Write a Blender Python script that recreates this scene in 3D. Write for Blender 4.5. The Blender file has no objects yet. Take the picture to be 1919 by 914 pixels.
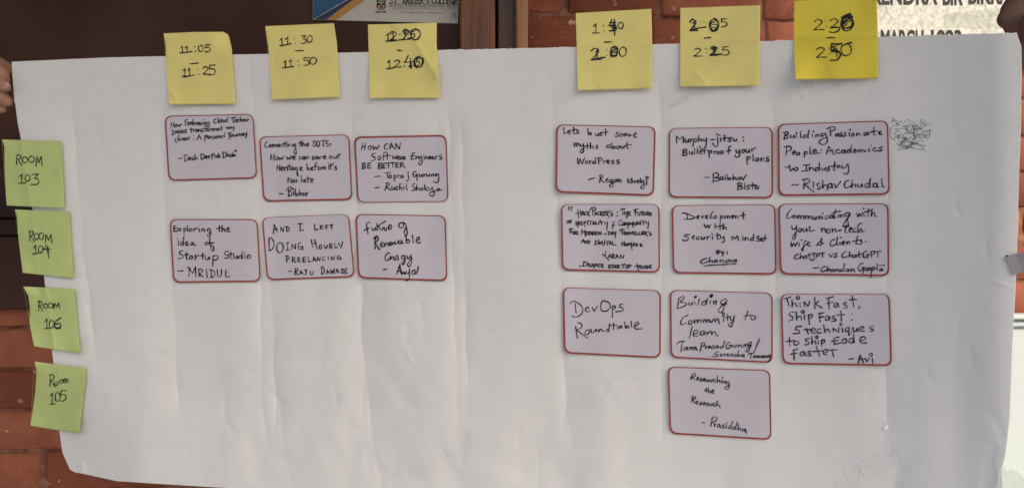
import bpy, math, random
import numpy as np
from mathutils import Vector
random.seed(7)
R = math.radians
scene = bpy.context.scene
COL = scene.collection

# ------------------------------------------------------------------ camera
CAMZ = 1.40
F = 1506.0                                  # focal length in photo pixels (photo 1919 x 914)
CX, CY = 959.5, 457.0
cam_data = bpy.data.cameras.new('camera')
cam = bpy.data.objects.new('camera', cam_data)
COL.objects.link(cam)
cam.location = (0, 0, CAMZ)
cam.rotation_euler = (R(90), 0, 0)
cam_data.sensor_width = 36.0
cam_data.lens = 36.0 * F / 1919.0
cam_data.clip_start = 0.02
cam_data.clip_end = 200
scene.camera = cam

# ------------------------------------------------------------------ world and sun
SUN_DIR = Vector((0.45, -0.60, 0.66)).normalized()      # direction towards the sun
elev = math.asin(SUN_DIR.z)
azim = math.atan2(SUN_DIR.x, SUN_DIR.y)
world = bpy.data.worlds.new('World')
scene.world = world
world.use_nodes = True
wn = world.node_tree.nodes
wl = world.node_tree.links
sky = wn.new('ShaderNodeTexSky')
sky.sky_type = 'NISHITA'
sky.sun_disc = False
sky.sun_elevation = elev
sky.sun_rotation = azim
sky.air_density = 0.9
sky.dust_density = 4.0
sky.ozone_density = 0.3
wl.new(sky.outputs['Color'], wn['Background'].inputs['Color'])
wn['Background'].inputs['Strength'].default_value = 0.15
sun_data = bpy.data.lights.new('sun', 'SUN')
sun_data.energy = 2.3
sun_data.angle = R(10)
sun_data.color = (1.0, 0.97, 0.92)
sun = bpy.data.objects.new('sun', sun_data)
COL.objects.link(sun)
sun.rotation_euler = SUN_DIR.to_track_quat('Z', 'Y').to_euler()
sun.location = SUN_DIR * 6

scene.view_settings.view_transform = 'Standard'
scene.view_settings.look = 'None'
scene.view_settings.exposure = 0.53
scene.view_settings.gamma = 1.0

# ------------------------------------------------------------------ planes of the place
# the held sheet: 1/depth = SA + SB*X + SC*Y for a ray (X, 1, -Y)
SA = 1 / 0.81
SB = SA * 0.257
SC = -SA * 0.08
SL = math.sqrt(SA * SA + SB * SB + SC * SC)
# the wall behind it
WA, WB = 0.69, -0.069
WL = math.hypot(WA, WB)

def on_sheet(px, py, h):
    """points on the sheet's plane lifted h metres towards the viewer"""
    X = (np.asarray(px, float) - CX) / F
    Y = (np.asarray(py, float) - CY) / F
    Z = (1 - np.asarray(h, float) * SL) / (SA + SB * X + SC * Y)
    return np.stack([X * Z, Z, CAMZ - Y * Z], -1)

def on_wall(px, py, off=0.0):
    X = (px - CX) / F
    Y = (py - CY) / F
    Z = (1 - off * WL) / (WA + WB * X)
    return np.array([X * Z, Z, CAMZ - Y * Z])

WU = np.array([WA, -WB, 0]) / WL            # along the wall
WN = -np.array([WB, WA, 0]) / WL            # out of the wall
W0 = np.array([0, 1 / WA, 0.0])             # wall point at u = 0, z = 0

def wall_uz(px, py, off):
    p = on_wall(px, py, off)
    return float((p - W0) @ WU), float(p[2])

def wall_pt(u, z, off):
    return W0 + WU * u + WN * off + np.array([0, 0, z])

# ------------------------------------------------------------------ materials
def mat(name, color, rough=0.6, spec=0.3, bump=0.0, bump_scale=400.0, vary=0.0, vary_scale=20.0, color2=None, detail=4.0):
    m = bpy.data.materials.new(name)
    m.use_nodes = True
    nt = m.node_tree
    b = nt.nodes['Principled BSDF']
    b.inputs['Base Color'].default_value = (*color, 1)
    b.inputs['Roughness'].default_value = rough
    b.inputs['Specular IOR Level'].default_value = spec
    tc = nt.nodes.new('ShaderNodeTexCoord')
    if vary > 0 or color2 is not None:
        n = nt.nodes.new('ShaderNodeTexNoise')
        n.inputs['Scale'].default_value = vary_scale
        n.inputs['Detail'].default_value = detail
        nt.links.new(tc.outputs['Object'], n.inputs['Vector'])
        r = nt.nodes.new('ShaderNodeValToRGB')
        c2 = color2 if color2 is not None else tuple(c * (1 - vary) for c in color)
        r.color_ramp.elements[0].position = 0.3
        r.color_ramp.elements[1].position = 0.7
        r.color_ramp.elements[0].color = (*color, 1)
        r.color_ramp.elements[1].color = (*c2, 1)
        nt.links.new(n.outputs['Fac'], r.inputs['Fac'])
        nt.links.new(r.outputs['Color'], b.inputs['Base Color'])
    if bump > 0:
        n2 = nt.nodes.new('ShaderNodeTexNoise')
        n2.inputs['Scale'].default_value = bump_scale
        n2.inputs['Detail'].default_value = 6
        nt.links.new(tc.outputs['Object'], n2.inputs['Vector'])
        bp = nt.nodes.new('ShaderNodeBump')
        bp.inputs['Strength'].default_value = bump
        bp.inputs['Distance'].default_value = 0.002
        nt.links.new(n2.outputs['Fac'], bp.inputs['Height'])
        nt.links.new(bp.outputs['Normal'], b.inputs['Normal'])
    return m

M = {}
M['sheet'] = mat('white_paper', (0.735, 0.722, 0.70), 0.55, 0.25, 0.14, 700, color2=(0.71, 0.697, 0.675), vary_scale=60, detail=8)
M['yellow'] = mat('yellow_paper', (0.87, 0.76, 0.265), 0.7, 0.15, 0.12, 500, vary=0.05, vary_scale=50)
M['deep_yellow'] = mat('deep_yellow_paper', (0.87, 0.71, 0.085), 0.7, 0.15, 0.12, 500, vary=0.05, vary_scale=50)
M['green'] = mat('green_paper', (0.58, 0.68, 0.26), 0.7, 0.15, 0.12, 500, vary=0.06, vary_scale=50)
def translucent(m, amount):
    nt = m.node_tree
    b = nt.nodes['Principled BSDF']; out = nt.nodes['Material Output']
    t = nt.nodes.new('ShaderNodeBsdfTranslucent')
    mix = nt.nodes.new('ShaderNodeMixShader'); mix.inputs['Fac'].default_value = amount
    src = b.inputs['Base Color']
    if src.is_linked: nt.links.new(src.links[0].from_socket, t.inputs['Color'])
    else: t.inputs['Color'].default_value = src.default_value
    nt.links.new(b.outputs[0], mix.inputs[1]); nt.links.new(t.outputs[0], mix.inputs[2])
    nt.links.new(mix.outputs[0], out.inputs['Surface'])
for k_ in ('yellow', 'deep_yellow', 'green'):
    translucent(M[k_], 0.15)
M['card'] = mat('lilac_card', (0.585, 0.54, 0.59), 0.5, 0.3, 0.05, 600, vary=0.04, vary_scale=40)
M['border'] = mat('dark_red_print', (0.38, 0.06, 0.05), 0.5, 0.3, 0, vary=0.35, vary_scale=90)
M['ink'] = mat('black_marker_ink', (0.012, 0.011, 0.014), 0.45, 0.3)
M['pen'] = mat('fine_black_pen', (0.10, 0.10, 0.105), 0.6, 0.2)
M['watermark'] = mat('show_through_print', (0.65, 0.637, 0.62), 0.6, 0.2)
M['mortar'] = mat('mortar', (0.11, 0.04, 0.024), 0.95, 0.1, 0.9, 160, color2=(0.30, 0.15, 0.10), vary_scale=45, detail=8)
M['panel_white'] = mat('white_paint', (0.47, 0.505, 0.47), 0.4, 0.4, 0.05, 60, vary=0.04, vary_scale=8)
M['flap_white'] = mat('fresh_torn_paper', (0.9, 0.9, 0.89), 0.6, 0.2)
M['felt'] = mat('brown_felt', (0.048, 0.018, 0.011), 0.95, 0.03, 0.4, 900, color2=(0.095, 0.043, 0.029), vary_scale=5, detail=8)
M['black'] = mat('gap_shade_black', (0.006, 0.005, 0.005), 0.8, 0.1)
M['dark_wood'] = mat('dark_wood', (0.035, 0.014, 0.009), 0.5, 0.3, 0.2, 90, vary=0.4, vary_scale=14)
M['red_wood'] = mat('red_brown_wood', (0.055, 0.016, 0.010), 0.5, 0.3, 0.2, 90, vary=0.4, vary_scale=10)
M['letterhead'] = mat('letterhead_paper', (0.62, 0.60, 0.53), 0.5, 0.3, vary=0.04, vary_scale=30)
M['blue'] = mat('blue_print', (0.02, 0.11, 0.25), 0.5, 0.3, vary=0.2, vary_scale=30)
M['navy'] = mat('navy_print', (0.015, 0.035, 0.075), 0.5, 0.3)
M['orange'] = mat('orange_print', (0.55, 0.27, 0.06), 0.5, 0.3)
M['print'] = mat('black_print', (0.02, 0.02, 0.025), 0.5, 0.3)
M['grey_print'] = mat('grey_print', (0.24, 0.23, 0.21), 0.5, 0.3)
M['shield_gold'] = mat('gold_print', (0.45, 0.27, 0.12), 0.5, 0.3)
M['engraved'] = mat('engraved_letter_paint', (0.03, 0.028, 0.025), 0.6, 0.2)
M['grey_tape'] = mat('grey_tape', (0.36, 0.325, 0.335), 0.45, 0.4, 0.05, 300)
M['skin'] = mat('brown_skin', (0.30, 0.155, 0.095), 0.5, 0.35, 0.35, 420, color2=(0.36, 0.19, 0.125), vary_scale=45)
M['dark_skin'] = mat('dark_brown_skin', (0.15, 0.082, 0.06), 0.5, 0.35, 0.35, 420, color2=(0.19, 0.105, 0.078), vary_scale=45)
M['paving'] = mat('grey_paving', (0.25, 0.25, 0.25), 0.85, 0.2, 0.3, 60, vary=0.3, vary_scale=3)
M['plaster'] = mat('white_plaster', (0.62, 0.60, 0.56), 0.8, 0.2)
M['nail'] = mat('nail', (0.46, 0.25, 0.19), 0.3, 0.5)

def wood(name, c1, c2, axis_scale):
    m = mat(name, c1, 0.45, 0.4)
    nt = m.node_tree
    b = nt.nodes['Principled BSDF']
    tc = nt.nodes.new('ShaderNodeTexCoord')
    mp = nt.nodes.new('ShaderNodeMapping')
    mp.inputs['Scale'].default_value = axis_scale
    n = nt.nodes.new('ShaderNodeTexNoise')
    n.inputs['Scale'].default_value = 6
    n.inputs['Detail'].default_value = 8
    n.inputs['Distortion'].default_value = 0.6
    r = nt.nodes.new('ShaderNodeValToRGB')
    r.color_ramp.elements[0].position = 0.32
    r.color_ramp.elements[1].position = 0.68
    r.color_ramp.elements[0].color = (*c1, 1)
    r.color_ramp.elements[1].color = (*c2, 1)
    nt.links.new(tc.outputs['Object'], mp.inputs['Vector'])
    nt.links.new(mp.outputs['Vector'], n.inputs['Vector'])
    nt.links.new(n.outputs['Fac'], r.inputs['Fac'])
    nt.links.new(r.outputs['Color'], b.inputs['Base Color'])
    bp = nt.nodes.new('ShaderNodeBump')
    bp.inputs['Strength'].default_value = 0.15
    bp.inputs['Distance'].default_value = 0.002
    nt.links.new(n.outputs['Fac'], bp.inputs['Height'])
    nt.links.new(bp.outputs['Normal'], b.inputs['Normal'])
    return m
M['frame_wood'] = wood('varnished_wood', (0.11, 0.038, 0.016), (0.22, 0.085, 0.036), (14, 14, 1.2))
M['trim_wood'] = wood('light_wood', (0.25, 0.115, 0.05), (0.38, 0.19, 0.09), (16, 16, 1.0))
M['jamb_wood'] = wood('brown_wood', (0.055, 0.025, 0.018), (0.085, 0.042, 0.03), (14, 14, 1.2))

def brick_mat():
    m = mat('red_brick', (0.30, 0.115, 0.065), 0.85, 0.2)
    nt = m.node_tree
    b = nt.nodes['Principled BSDF']
    at = nt.nodes.new('ShaderNodeAttribute')
    at.attribute_name = 'tone'
    tc = nt.nodes.new('ShaderNodeTexCoord')
    n = nt.nodes.new('ShaderNodeTexNoise')
    n.inputs['Scale'].default_value = 28
    n.inputs['Detail'].default_value = 10
    n.inputs['Roughness'].default_value = 0.65
    nt.links.new(tc.outputs['Object'], n.inputs['Vector'])
    mx = nt.nodes.new('ShaderNodeMath'); mx.operation = 'MULTIPLY_ADD'
    mx.inputs[1].default_value = 0.55
    nt.links.new(n.outputs['Fac'], mx.inputs[0])
    nt.links.new(at.outputs['Fac'], mx.inputs[2])
    r = nt.nodes.new('ShaderNodeValToRGB')
    e = r.color_ramp.elements
    e[0].position = 0.1; e[0].color = (0.125, 0.036, 0.019, 1)
    e[1].position = 0.95; e[1].color = (0.44, 0.155, 0.088, 1)
    k = e.new(0.5); k.color = (0.22, 0.066, 0.035, 1)
    nt.links.new(mx.outputs[0], r.inputs['Fac'])
    # pale lime specks
    v = nt.nodes.new('ShaderNodeTexNoise')
    v.inputs['Scale'].default_value = 45
    v.inputs['Detail'].default_value = 5
    nt.links.new(tc.outputs['Object'], v.inputs['Vector'])
    r2 = nt.nodes.new('ShaderNodeValToRGB')
    r2.color_ramp.elements[0].position = 0.66
    r2.color_ramp.elements[1].position = 0.73
    nt.links.new(v.outputs['Fac'], r2.inputs['Fac'])
    mix = nt.nodes.new('ShaderNodeMix'); mix.data_type = 'RGBA'
    nt.links.new(r2.outputs['Color'], mix.inputs['Factor'])
    nt.links.new(r.outputs['Color'], mix.inputs[6])
    mix.inputs[7].default_value = (0.50, 0.30, 0.21, 1)
    nt.links.new(mix.outputs[2], b.inputs['Base Color'])
    n3 = nt.nodes.new('ShaderNodeTexNoise')
    n3.inputs['Scale'].default_value = 220
    n3.inputs['Detail'].default_value = 8
    nt.links.new(tc.outputs['Object'], n3.inputs['Vector'])
    bp = nt.nodes.new('ShaderNodeBump')
    bp.inputs['Strength'].default_value = 0.5
    bp.inputs['Distance'].default_value = 0.003
    nt.links.new(n3.outputs['Fac'], bp.inputs['Height'])
    nt.links.new(bp.outputs['Normal'], b.inputs['Normal'])
    return m
M['brick'] = brick_mat()

def marble_mat():
    m = mat('white_marble', (0.74, 0.72, 0.62), 0.4, 0.4)
    nt = m.node_tree
    b = nt.nodes['Principled BSDF']
    tc = nt.nodes.new('ShaderNodeTexCoord')
    n = nt.nodes.new('ShaderNodeTexNoise')
    n.inputs['Scale'].default_value = 130
    n.inputs['Detail'].default_value = 6
    nt.links.new(tc.outputs['Object'], n.inputs['Vector'])
    r = nt.nodes.new('ShaderNodeValToRGB')
    r.color_ramp.elements[0].position = 0.30; r.color_ramp.elements[0].color = (0.33, 0.315, 0.255, 1)
    r.color_ramp.elements[1].position = 0.62; r.color_ramp.elements[1].color = (0.55, 0.53, 0.445, 1)
    nt.links.new(n.outputs['Fac'], r.inputs['Fac'])
    nt.links.new(r.outputs['Color'], b.inputs['Base Color'])
    return m
M['marble'] = marble_mat()

def clear_mat(name, gloss, tint=(1, 1, 1), rough=0.05):
    m = bpy.data.materials.new(name)
    m.use_nodes = True
    nt = m.node_tree
    nt.nodes.remove(nt.nodes['Principled BSDF'])
    out = nt.nodes['Material Output']
    t = nt.nodes.new('ShaderNodeBsdfTransparent')
    t.inputs['Color'].default_value = (*tint, 1)
    g = nt.nodes.new('ShaderNodeBsdfGlossy')
    g.inputs['Roughness'].default_value = rough
    mix = nt.nodes.new('ShaderNodeMixShader')
    mix.inputs['Fac'].default_value = gloss
    nt.links.new(t.outputs[0], mix.inputs[1])
    nt.links.new(g.outputs[0], mix.inputs[2])
    nt.links.new(mix.outputs[0], out.inputs['Surface'])
    return m
M['glass'] = clear_mat('window_glass', 0.003, (0.95, 0.95, 0.95), 0.12)
M['clear_tape'] = clear_mat('clear_tape', 0.16, (0.93, 0.95, 0.93), 0.25)

# ------------------------------------------------------------------ object helpers
def tag(o, label=None, cat=None, group=None, kind=None):
    if label: o['label'] = label
    if cat: o['category'] = cat
    if group: o['group'] = group
    if kind: o['kind'] = kind
    return o

def thing(name, loc, label, cat, group=None):
    o = bpy.data.objects.new(name, None)
    o.empty_display_size = 0.02
    COL.objects.link(o)
    o.location = [float(v) for v in loc]
    return tag(o, label, cat, group)

def obj(name, verts, faces, m, parent=None, smooth=False, loc=None):
    """verts are world points; the object's origin is loc, its parent's place or the mean of the points"""
    verts = np.asarray(verts, float)
    if parent is not None:
        p = parent
        org = np.zeros(3)
        while p is not None:
            org = org + np.array(p.location); p = p.parent
    elif loc is not None:
        org = np.asarray(loc, float)
    else:
        org = verts.mean(0)
    me = bpy.data.meshes.new(name)
    me.from_pydata((verts - org).tolist(), [], faces)
    if smooth:
        me.polygons.foreach_set('use_smooth', [True] * len(me.polygons))
    me.update()
    me.materials.append(m)
    o = bpy.data.objects.new(name, me)
    COL.objects.link(o)
    if parent is not None:
        o.parent = parent
    else:
        o.location = org.tolist()
    return o

def wall_box(x0, y0, x1, y1, o0, o1, bevel=0.0):
    """box standing on the wall whose FRONT face fills the photo rectangle; returns verts, faces"""
    ym, xm = (y0 + y1) / 2, (x0 + x1) / 2
    ua, ub = wall_uz(x0, ym, o1)[0], wall_uz(x1, ym, o1)[0]
    za, zb = wall_uz(xm, y1, o1)[1], wall_uz(xm, y0, o1)[1]
    return uz_box(ua, za, ub, zb, o0, o1, bevel)

def uz_box(ua, za, ub, zb, o0, o1, bevel=0.0):
    b = bevel
    rings = [[(ua, za), (ub, za), (ub, zb), (ua, zb)]]
    v = [wall_pt(u, z, o0) for u, z in rings[0]]
    if b > 0:
        v += [wall_pt(u, z, o1 - b) for u, z in rings[0]]
        v += [wall_pt(ua + b, za + b, o1), wall_pt(ub - b, za + b, o1), wall_pt(ub - b, zb - b, o1), wall_pt(ua + b, zb - b, o1)]
        nr = 3
    else:
        v += [wall_pt(u, z, o1) for u, z in rings[0]]
        nr = 2
    f = []
    for k in range(nr - 1):
        for i in range(4):
            j = (i + 1) % 4
            f.append((k * 4 + i, k * 4 + j, (k + 1) * 4 + j, (k + 1) * 4 + i))
    n = (nr - 1) * 4
    f.append((n, n + 1, n + 2, n + 3))
    f.append((3, 2, 1, 0))
    return v, f

def merge(parts):
    V, Fc = [], []
    for v, f in parts:
        b = len(V)
        V += [tuple(p) for p in v]
        Fc += [tuple(i + b for i in q) for q in f]
    return V, Fc

def catmull(pts, step=1.0):
    pts = [np.array(p, float) for p in pts]
    if len(pts) == 1:
        pts = [pts[0], pts[0] + np.array([0.4, 0.2])]
    if len(pts) == 2:
        n = max(2, int(np.linalg.norm(pts[1] - pts[0]) / step) + 1)
        return [pts[0] + (pts[1] - pts[0]) * t for t in np.linspace(0, 1, n)]
    P = [2 * pts[0] - pts[1]] + pts + [2 * pts[-1] - pts[-2]]
    if np.linalg.norm(pts[0] - pts[-1]) < 1e-6:
        P[0] = pts[-2]; P[-1] = pts[1]
    out = []
    for i in range(1, len(P) - 2):
        p0, p1, p2, p3 = P[i - 1], P[i], P[i + 1], P[i + 2]
        n = max(2, int(np.linalg.norm(p2 - p1) / step) + 1)
        for t in np.linspace(0, 1, n, endpoint=False):
            out.append(0.5 * ((2 * p1) + (-p0 + p2) * t + (2 * p0 - 5 * p1 + 4 * p2 - p3) * t * t + (-p0 + 3 * p1 - 3 * p2 + p3) * t ** 3))
    out.append(P[-2])
    return out

def ribbon(strokes, surf, lift):
    """flat marker strokes [(points, width)] laid on a surface given as surf(px, py, lift) -> world points"""
    V, Fc = [], []
    for k, (pts, w) in enumerate(strokes):
        c = np.array(catmull(pts, 0.9))
        d = np.gradient(c, axis=0)
        ln = np.linalg.norm(d, axis=1); ln[ln < 1e-9] = 1
        d = d / ln[:, None]
        nrm = np.stack([-d[:, 1], d[:, 0]], 1)
        n = len(c)
        ph = random.uniform(0, 6.3)
        ww = w * 0.5 * (1 + 0.22 * np.sin(np.arange(n) * 0.23 + ph) + 0.09 * np.sin(np.arange(n) * 0.71 + 2 * ph))
        cc = [c[0] - d[0] * ww[0] * 0.9, c[0] - d[0] * ww[0] * 0.55]; wws = [ww[0] * 0.35, ww[0] * 0.83]; nn = [nrm[0], nrm[0]]
        cc += list(c); wws += list(ww); nn += list(nrm)
        cc += [c[-1] + d[-1] * ww[-1] * 0.55, c[-1] + d[-1] * ww[-1] * 0.9]; wws += [ww[-1] * 0.83, ww[-1] * 0.35]; nn += [nrm[-1], nrm[-1]]
        cc = np.array(cc); nn = np.array(nn); wws = np.array(wws)
        a = cc + nn * wws[:, None]; b = cc - nn * wws[:, None]
        lf = lift + 0.000006 * (k % 25)
        A = surf(a[:, 0], a[:, 1], lf); B = surf(b[:, 0], b[:, 1], lf)
        base = len(V)
        m = len(cc)
        V += A.tolist() + B.tolist()
        for i in range(m - 1):
            Fc.append((base + i, base + i + 1, base + m + i + 1, base + m + i))
    return V, Fc

# ------------------------------------------------------------------ one-stroke handwriting
G = {
 'a': ('8 8 5 10 2 8 1 4 3 0 6 2 8 9|8 9 8 3 10 0', 11), 'b': ('1 17 1 0|1 5 4 9 8 8 8 3 5 0 1 1', 10), 'c': ('8 8 5 10 1 7 1 3 4 0 8 2', 9.5),
 'd': ('8 8 4 9 1 5 3 0 6 1 8 6|8 17 8 2 10 0', 11), 'e': ('1 5 7 6 7 9 4 10 1 7 1 3 4 0 8 2', 9.5), 'f': ('9 15 7 17 5 15 4 8 4 -3|1 8 8 9', 8.5),
 'g': ('8 8 5 10 1 7 2 3 5 2 8 8|8 9 8 -4 5 -8 2 -6 4 -2 9 2', 10.5), 'h': ('1 17 1 0|1 5 4 9 7 9 8 5 8 0', 10), 'i': ('2 10 2 0|2 14 2.6 14.6', 5),
 'j': ('4 10 4 -4 2 -7 -1 -5|4 14 4.6 14.6', 6.5), 'k': ('1 17 1 0|7 10 1 4|1 4 8 0', 9), 'l': ('2 17 2 2 4 0', 5), 'm': ('1 10 1 0|1 6 3 10 5 9 5.5 0|5.5 6 8 10 10 9 10.5 0', 13),
 'n': ('1 10 1 0|1 6 4 10 7 9 8 0', 10), 'o': ('5 10 1 7 1 3 4 0 8 2 9 6 5 10', 10.5), 'p': ('1 10 1 -8|1 8 5 10 8 7 7 2 1 2', 10), 'q': ('8 8 5 10 1 7 2 2 5 1 8 8|8 9 8 -8 11 -4', 10.5),
 'r': ('1 10 1 0|1 6 4 9.5 7 9', 8), 's': ('7 9 4 10 2 8 4 5 7 3 6 0 1 1', 8.5), 't': ('4 16 4 2 6 0 8 1|0 10 8 10', 8.5), 'u': ('1 10 1 3 3 0 6 1 8 9|8 10 8 2 10 0', 11),
 'v': ('0 10 4 0|4 0 8 10', 9), 'w': ('0 10 3 0|3 0 6 8|6 8 9 0|9 0 12 10', 13), 'x': ('1 10 8 0|8 10 1 0', 9.5), 'y': ('1 10 2 4 5 3 8 6|8 10 8 -4 5 -8 2 -6', 10.5), 'z': ('1 10 8 10|8 10 1 0|1 0 8 0', 9.5),
 'A': ('0 -1 5 17|5 17 10 -1|2 6 8.5 6', 11.5), 'B': ('1 17 1 0|0 16 6 17 8 13 5 9 1 9|5 9 9 6 7 0 0 0', 11), 'C': ('9 14 6 17 2 14 1 6 4 0 9 2', 10.5),
 'D': ('1.5 16 1 0|-0.5 16 5 17 10 11 9 4 5 0 0 0', 12), 'E': ('8 17 1 16.5|1 17 1 0|1 0 9 0.5|1 9 7 9', 10.5), 'F': ('10 17 0 16.5|1.5 17 1 -1|1 9 7 9', 10.5),
 'G': ('9 14 6 17 2 14 1 6 4 0 8 1 9 7|5 7 10 7|9 7 9 -2', 11.5), 'H': ('1 17 1 0|9 17 9 0|1 8 9 9', 11.5), 'I': ('1 17 7 17|4 17 4 0|0.5 0 7.5 0', 8.5),
 'J': ('8 17 8 4 5 0 1 3|4 17 10 17', 10.5), 'K': ('1 17 1 0|9 17 1 8|1 8 10 -1', 11), 'L': ('1 17 1 0|1 0 8 0', 9.5), 'M': ('0 0 1.5 17|1.5 17 6 6|6 6 10.5 17|10.5 17 12 0', 13.5),
 'N': ('1 0 1 17|1 17 9 0|9 0 9 17', 11.5), 'O': ('6 17 2 14 1 7 3 1 7 0 10 5 10 12 6 17', 11.5), 'P': ('1.5 17 1 -1|-0.5 16 5 17 9 14 7 9 1 8', 10), 'R': ('1.5 17 1 0|-0.5 16 5 17 8 14 6 9.5 1 8.5|3 8.5 10 -1', 11.5),
 'S': ('9 15 6 17 2 14 4 10 8 7 8 2 4 0 0 2', 10), 'T': ('0 16.5 11 17|5.5 17 5.5 -1', 11), 'U': ('1 17 1 5 4 0 8 2 9 17', 11), 'V': ('0 17 5 0|5 0 10 17', 11), 'W': ('0 17 3 0|3 0 6 13|6 13 9 0|9 0 12 17', 13.5),
 'X': ('1 17 9 0|9 17 1 0', 10.5), 'Y': ('0 17 4 9 8 11|9.5 17 8 5 7 -3', 11),
 '0': ('5 17 1.5 13 1 6 3 0 7 1 9 8 8 14 5 17', 10), '1': ('1 12 4 17|4 17 4 0|0 -0.5 8 0.5', 8.5), '2': ('1 13 4 17 8 14 6 8 1 0|1 0 10 0.5', 10), '3': ('1 16 8 17|8 17 4 10|4 10 8 9 9 4 6 0 0 0', 10),
 '4': ('5 17 1 7|1 7 10 8|7 13 7 -1', 10), '5': ('8 17 2 16.5|2 17 1.5 10|1.5 10 6 10.5 8.5 6 6 1 1 0', 10), '6': ('8 17 3 12 1 5 4 0 8 3 7 8 2 7', 9.5),
 ':': ('2 9 2.5 9.4|2 2 2.5 2.4', 5), '-': ('1 5.5 8 6', 9), ',': ('2 2 2.5 0 1 -3', 4.5), '.': ('2 0 2.5 0.4', 4.5), "'": ('2 17 1.5 13', 3.5), '"': ('3 17 1.5 14 2 11|6 17 4.5 14 5 11', 8),
 '/': ('0 -2 7 18', 7.5), '&': ('8 12 5 15 4 12 8 3 5 0 2 2|0 5 9 6', 10), '|': ('1 17 1 0', 3), '(': ('4 18 1 9 4 -1', 5),
}
ALT = {
 'g2': ('8 8 5 10 1 7 2 2 6 2 8 8|8 9 8 -6 5 -10 2 -7 5 -2 11 3', 10.5), 'y2': ('1 10 2 4 5 3 8 7|8 10 7.5 -6 4.5 -10 2.5 -7 5 -2 11 3', 10.5),
 'f2': ('4 9 9 14 8 17 5 15 4 6 5 -8 8 -7 6 0 2 1|3 0 10 3', 9), 'd2': ('7 8 3 8 1 4 4 0 8 4|8 17 8 4 10 0', 10.5), 'r2': ('0 8 2 10 4 8 7 9 6.5 3 8 0 10 1', 9.5),
 't2': ('4 17 4 3 6 0 9 2|-1 11 11 12', 9), 'h2': ('1 17 1 0|1 3 4 8 7 6 7 0 10 0', 10), 'e2': ('1 4 6 6 6 10 2 9 1 3 4 0 9 3', 9), 'n2': ('1 9 1 0|1 5 5 10 7 6 7 1 10 1', 10),
 's2': ('2 2 6 9 5 4 7 1 4 -0.5 1 1|6 9 7 11', 8.5), 'u2': ('1 9 1 2 4 0 8 8|8 10 8 1 10.5 1', 11), 'a2': ('8 7 4 10 1 6 2 1 5 1 8 7 8 1 10.5 1', 11),
 'f3': ('9 16 5 17 4 12 4 -5|-1 5 10 7', 9), 'E2': ('8 15 4 17 1 13 4 9|5 9 1 6 2 1 6 0 10 3', 11), 'T2': ('0 14 3 16.5 11 17|6 16.5 5 -2', 11), 'l2': ('2 17 2 0', 4.5), 'H2': ('2 16 1.5 -2|9 16 8 -4|-2 8 11 8', 11.5),
 'R2': ('2 17 1 -2|1 12 5 18 8 14 5 9 2 8|4 8 6 3 10 -1', 11.5), 'D2': ('-1 16 5 17 11 9 9 2 0 -1|3 15 3 1|0 -1 5 -1', 12.5), 'M2': ('0 -2 1.5 15|1.5 15 6 7|6 7 11 14|11 14 11 -6', 13), 'Y2': ('1 12 4 8 8 11|9 13 6 -6', 10),
}
G.update(ALT)
SCRIPT = {'g': 'g2', 'y': 'y2', 'f': 'f2', 'd': 'd2', 'h': 'h2', 'e': 'e2', 'n': 'n2', 'u': 'u2', 'a': 'a2'}
LOOPY = {'g': 'g2', 'y': 'y2', 't': 't2'}
def glyph(ch, bubble=False):
    s, adv = G[ch]
    out = []
    for st in s.split('|') if ch != '|' else [s]:
        n = [float(q) for q in st.split()]
        out.append([(n[i], n[i + 1]) for i in range(0, len(n), 2)])
    if bubble and ch in 'ij':
        cx = out[-1][0][0]
        out[-1] = [(cx + 1.8 * math.cos(a), 15 + 1.8 * math.sin(a)) for a in np.linspace(0, 2 * math.pi, 8)]
    if ch == '1' and bubble is None:
        pass
    return out, adv

def word(txt, x0, y0, x1, y1, h, slant=0.0, w=2.4, small_caps=False, bubble=False, jit=0.48, cap=1.0, sc=0.64, link=False, alt=None):
    """a word on the baseline (x0,y0)-(x1,y1), x-height h, all in photo pixels; returns strokes"""
    gl = []
    x = 0.0
    wob = random.uniform(0, 6)
    for n, ch in enumerate(txt):
        k = 1.0
        key = (alt or {}).get(ch, ch)
        if small_caps and ch.islower():
            g, adv = glyph(ch.upper()); k = sc
        else:
            g, adv = glyph(key, bubble)
            if ch.isupper() or ch.isdigit(): k = cap
        dy = (0.9 * math.sin(n * 1.7 + wob) + random.uniform(-0.4, 0.4)) if jit > 0 else 0
        kk = k * (random.uniform(0.9, 1.1) if jit > 0 else 1)
        rot = random.uniform(-0.09, 0.09) if jit > 0 else 0
        for st in g:
            gl.append(([(x + (px + rot * py) * kk + random.uniform(-jit, jit), py * kk + dy + random.uniform(-jit, jit)) for px, py in st], random.uniform(0.86, 1.16)))
        if link and ch.islower() and n + 1 < len(txt) and txt[n + 1].islower() and ch not in 'gjy':
            gl.append(([(x + adv - 2.6, 0.4), (x + adv - 0.6, 1.4), (x + adv + 1.2, 5.5)], 0.85))
        x += adv * k + random.uniform(-0.5, 0.5) * (jit > 0)
    tot = max(x - 1.0, 1.0)
    d = np.array([x1 - x0, y1 - y0]); L = np.linalg.norm(d); e = d / L
    up = np.array([e[1], -e[0]])
    s = L / tot
    out = []
    for st, ws_ in gl:
        small = max(abs(st[0][0] - st[-1][0]), abs(st[0][1] - st[-1][1])) < 1.6 and len(st) == 2
        out.append(([np.array([x0, y0]) + e * (px * s + slant * py * h / 10) + up * py * h / 10 for px, py in st], w * ws_ * (1.3 if small else 1.0)))
    return out

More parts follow.
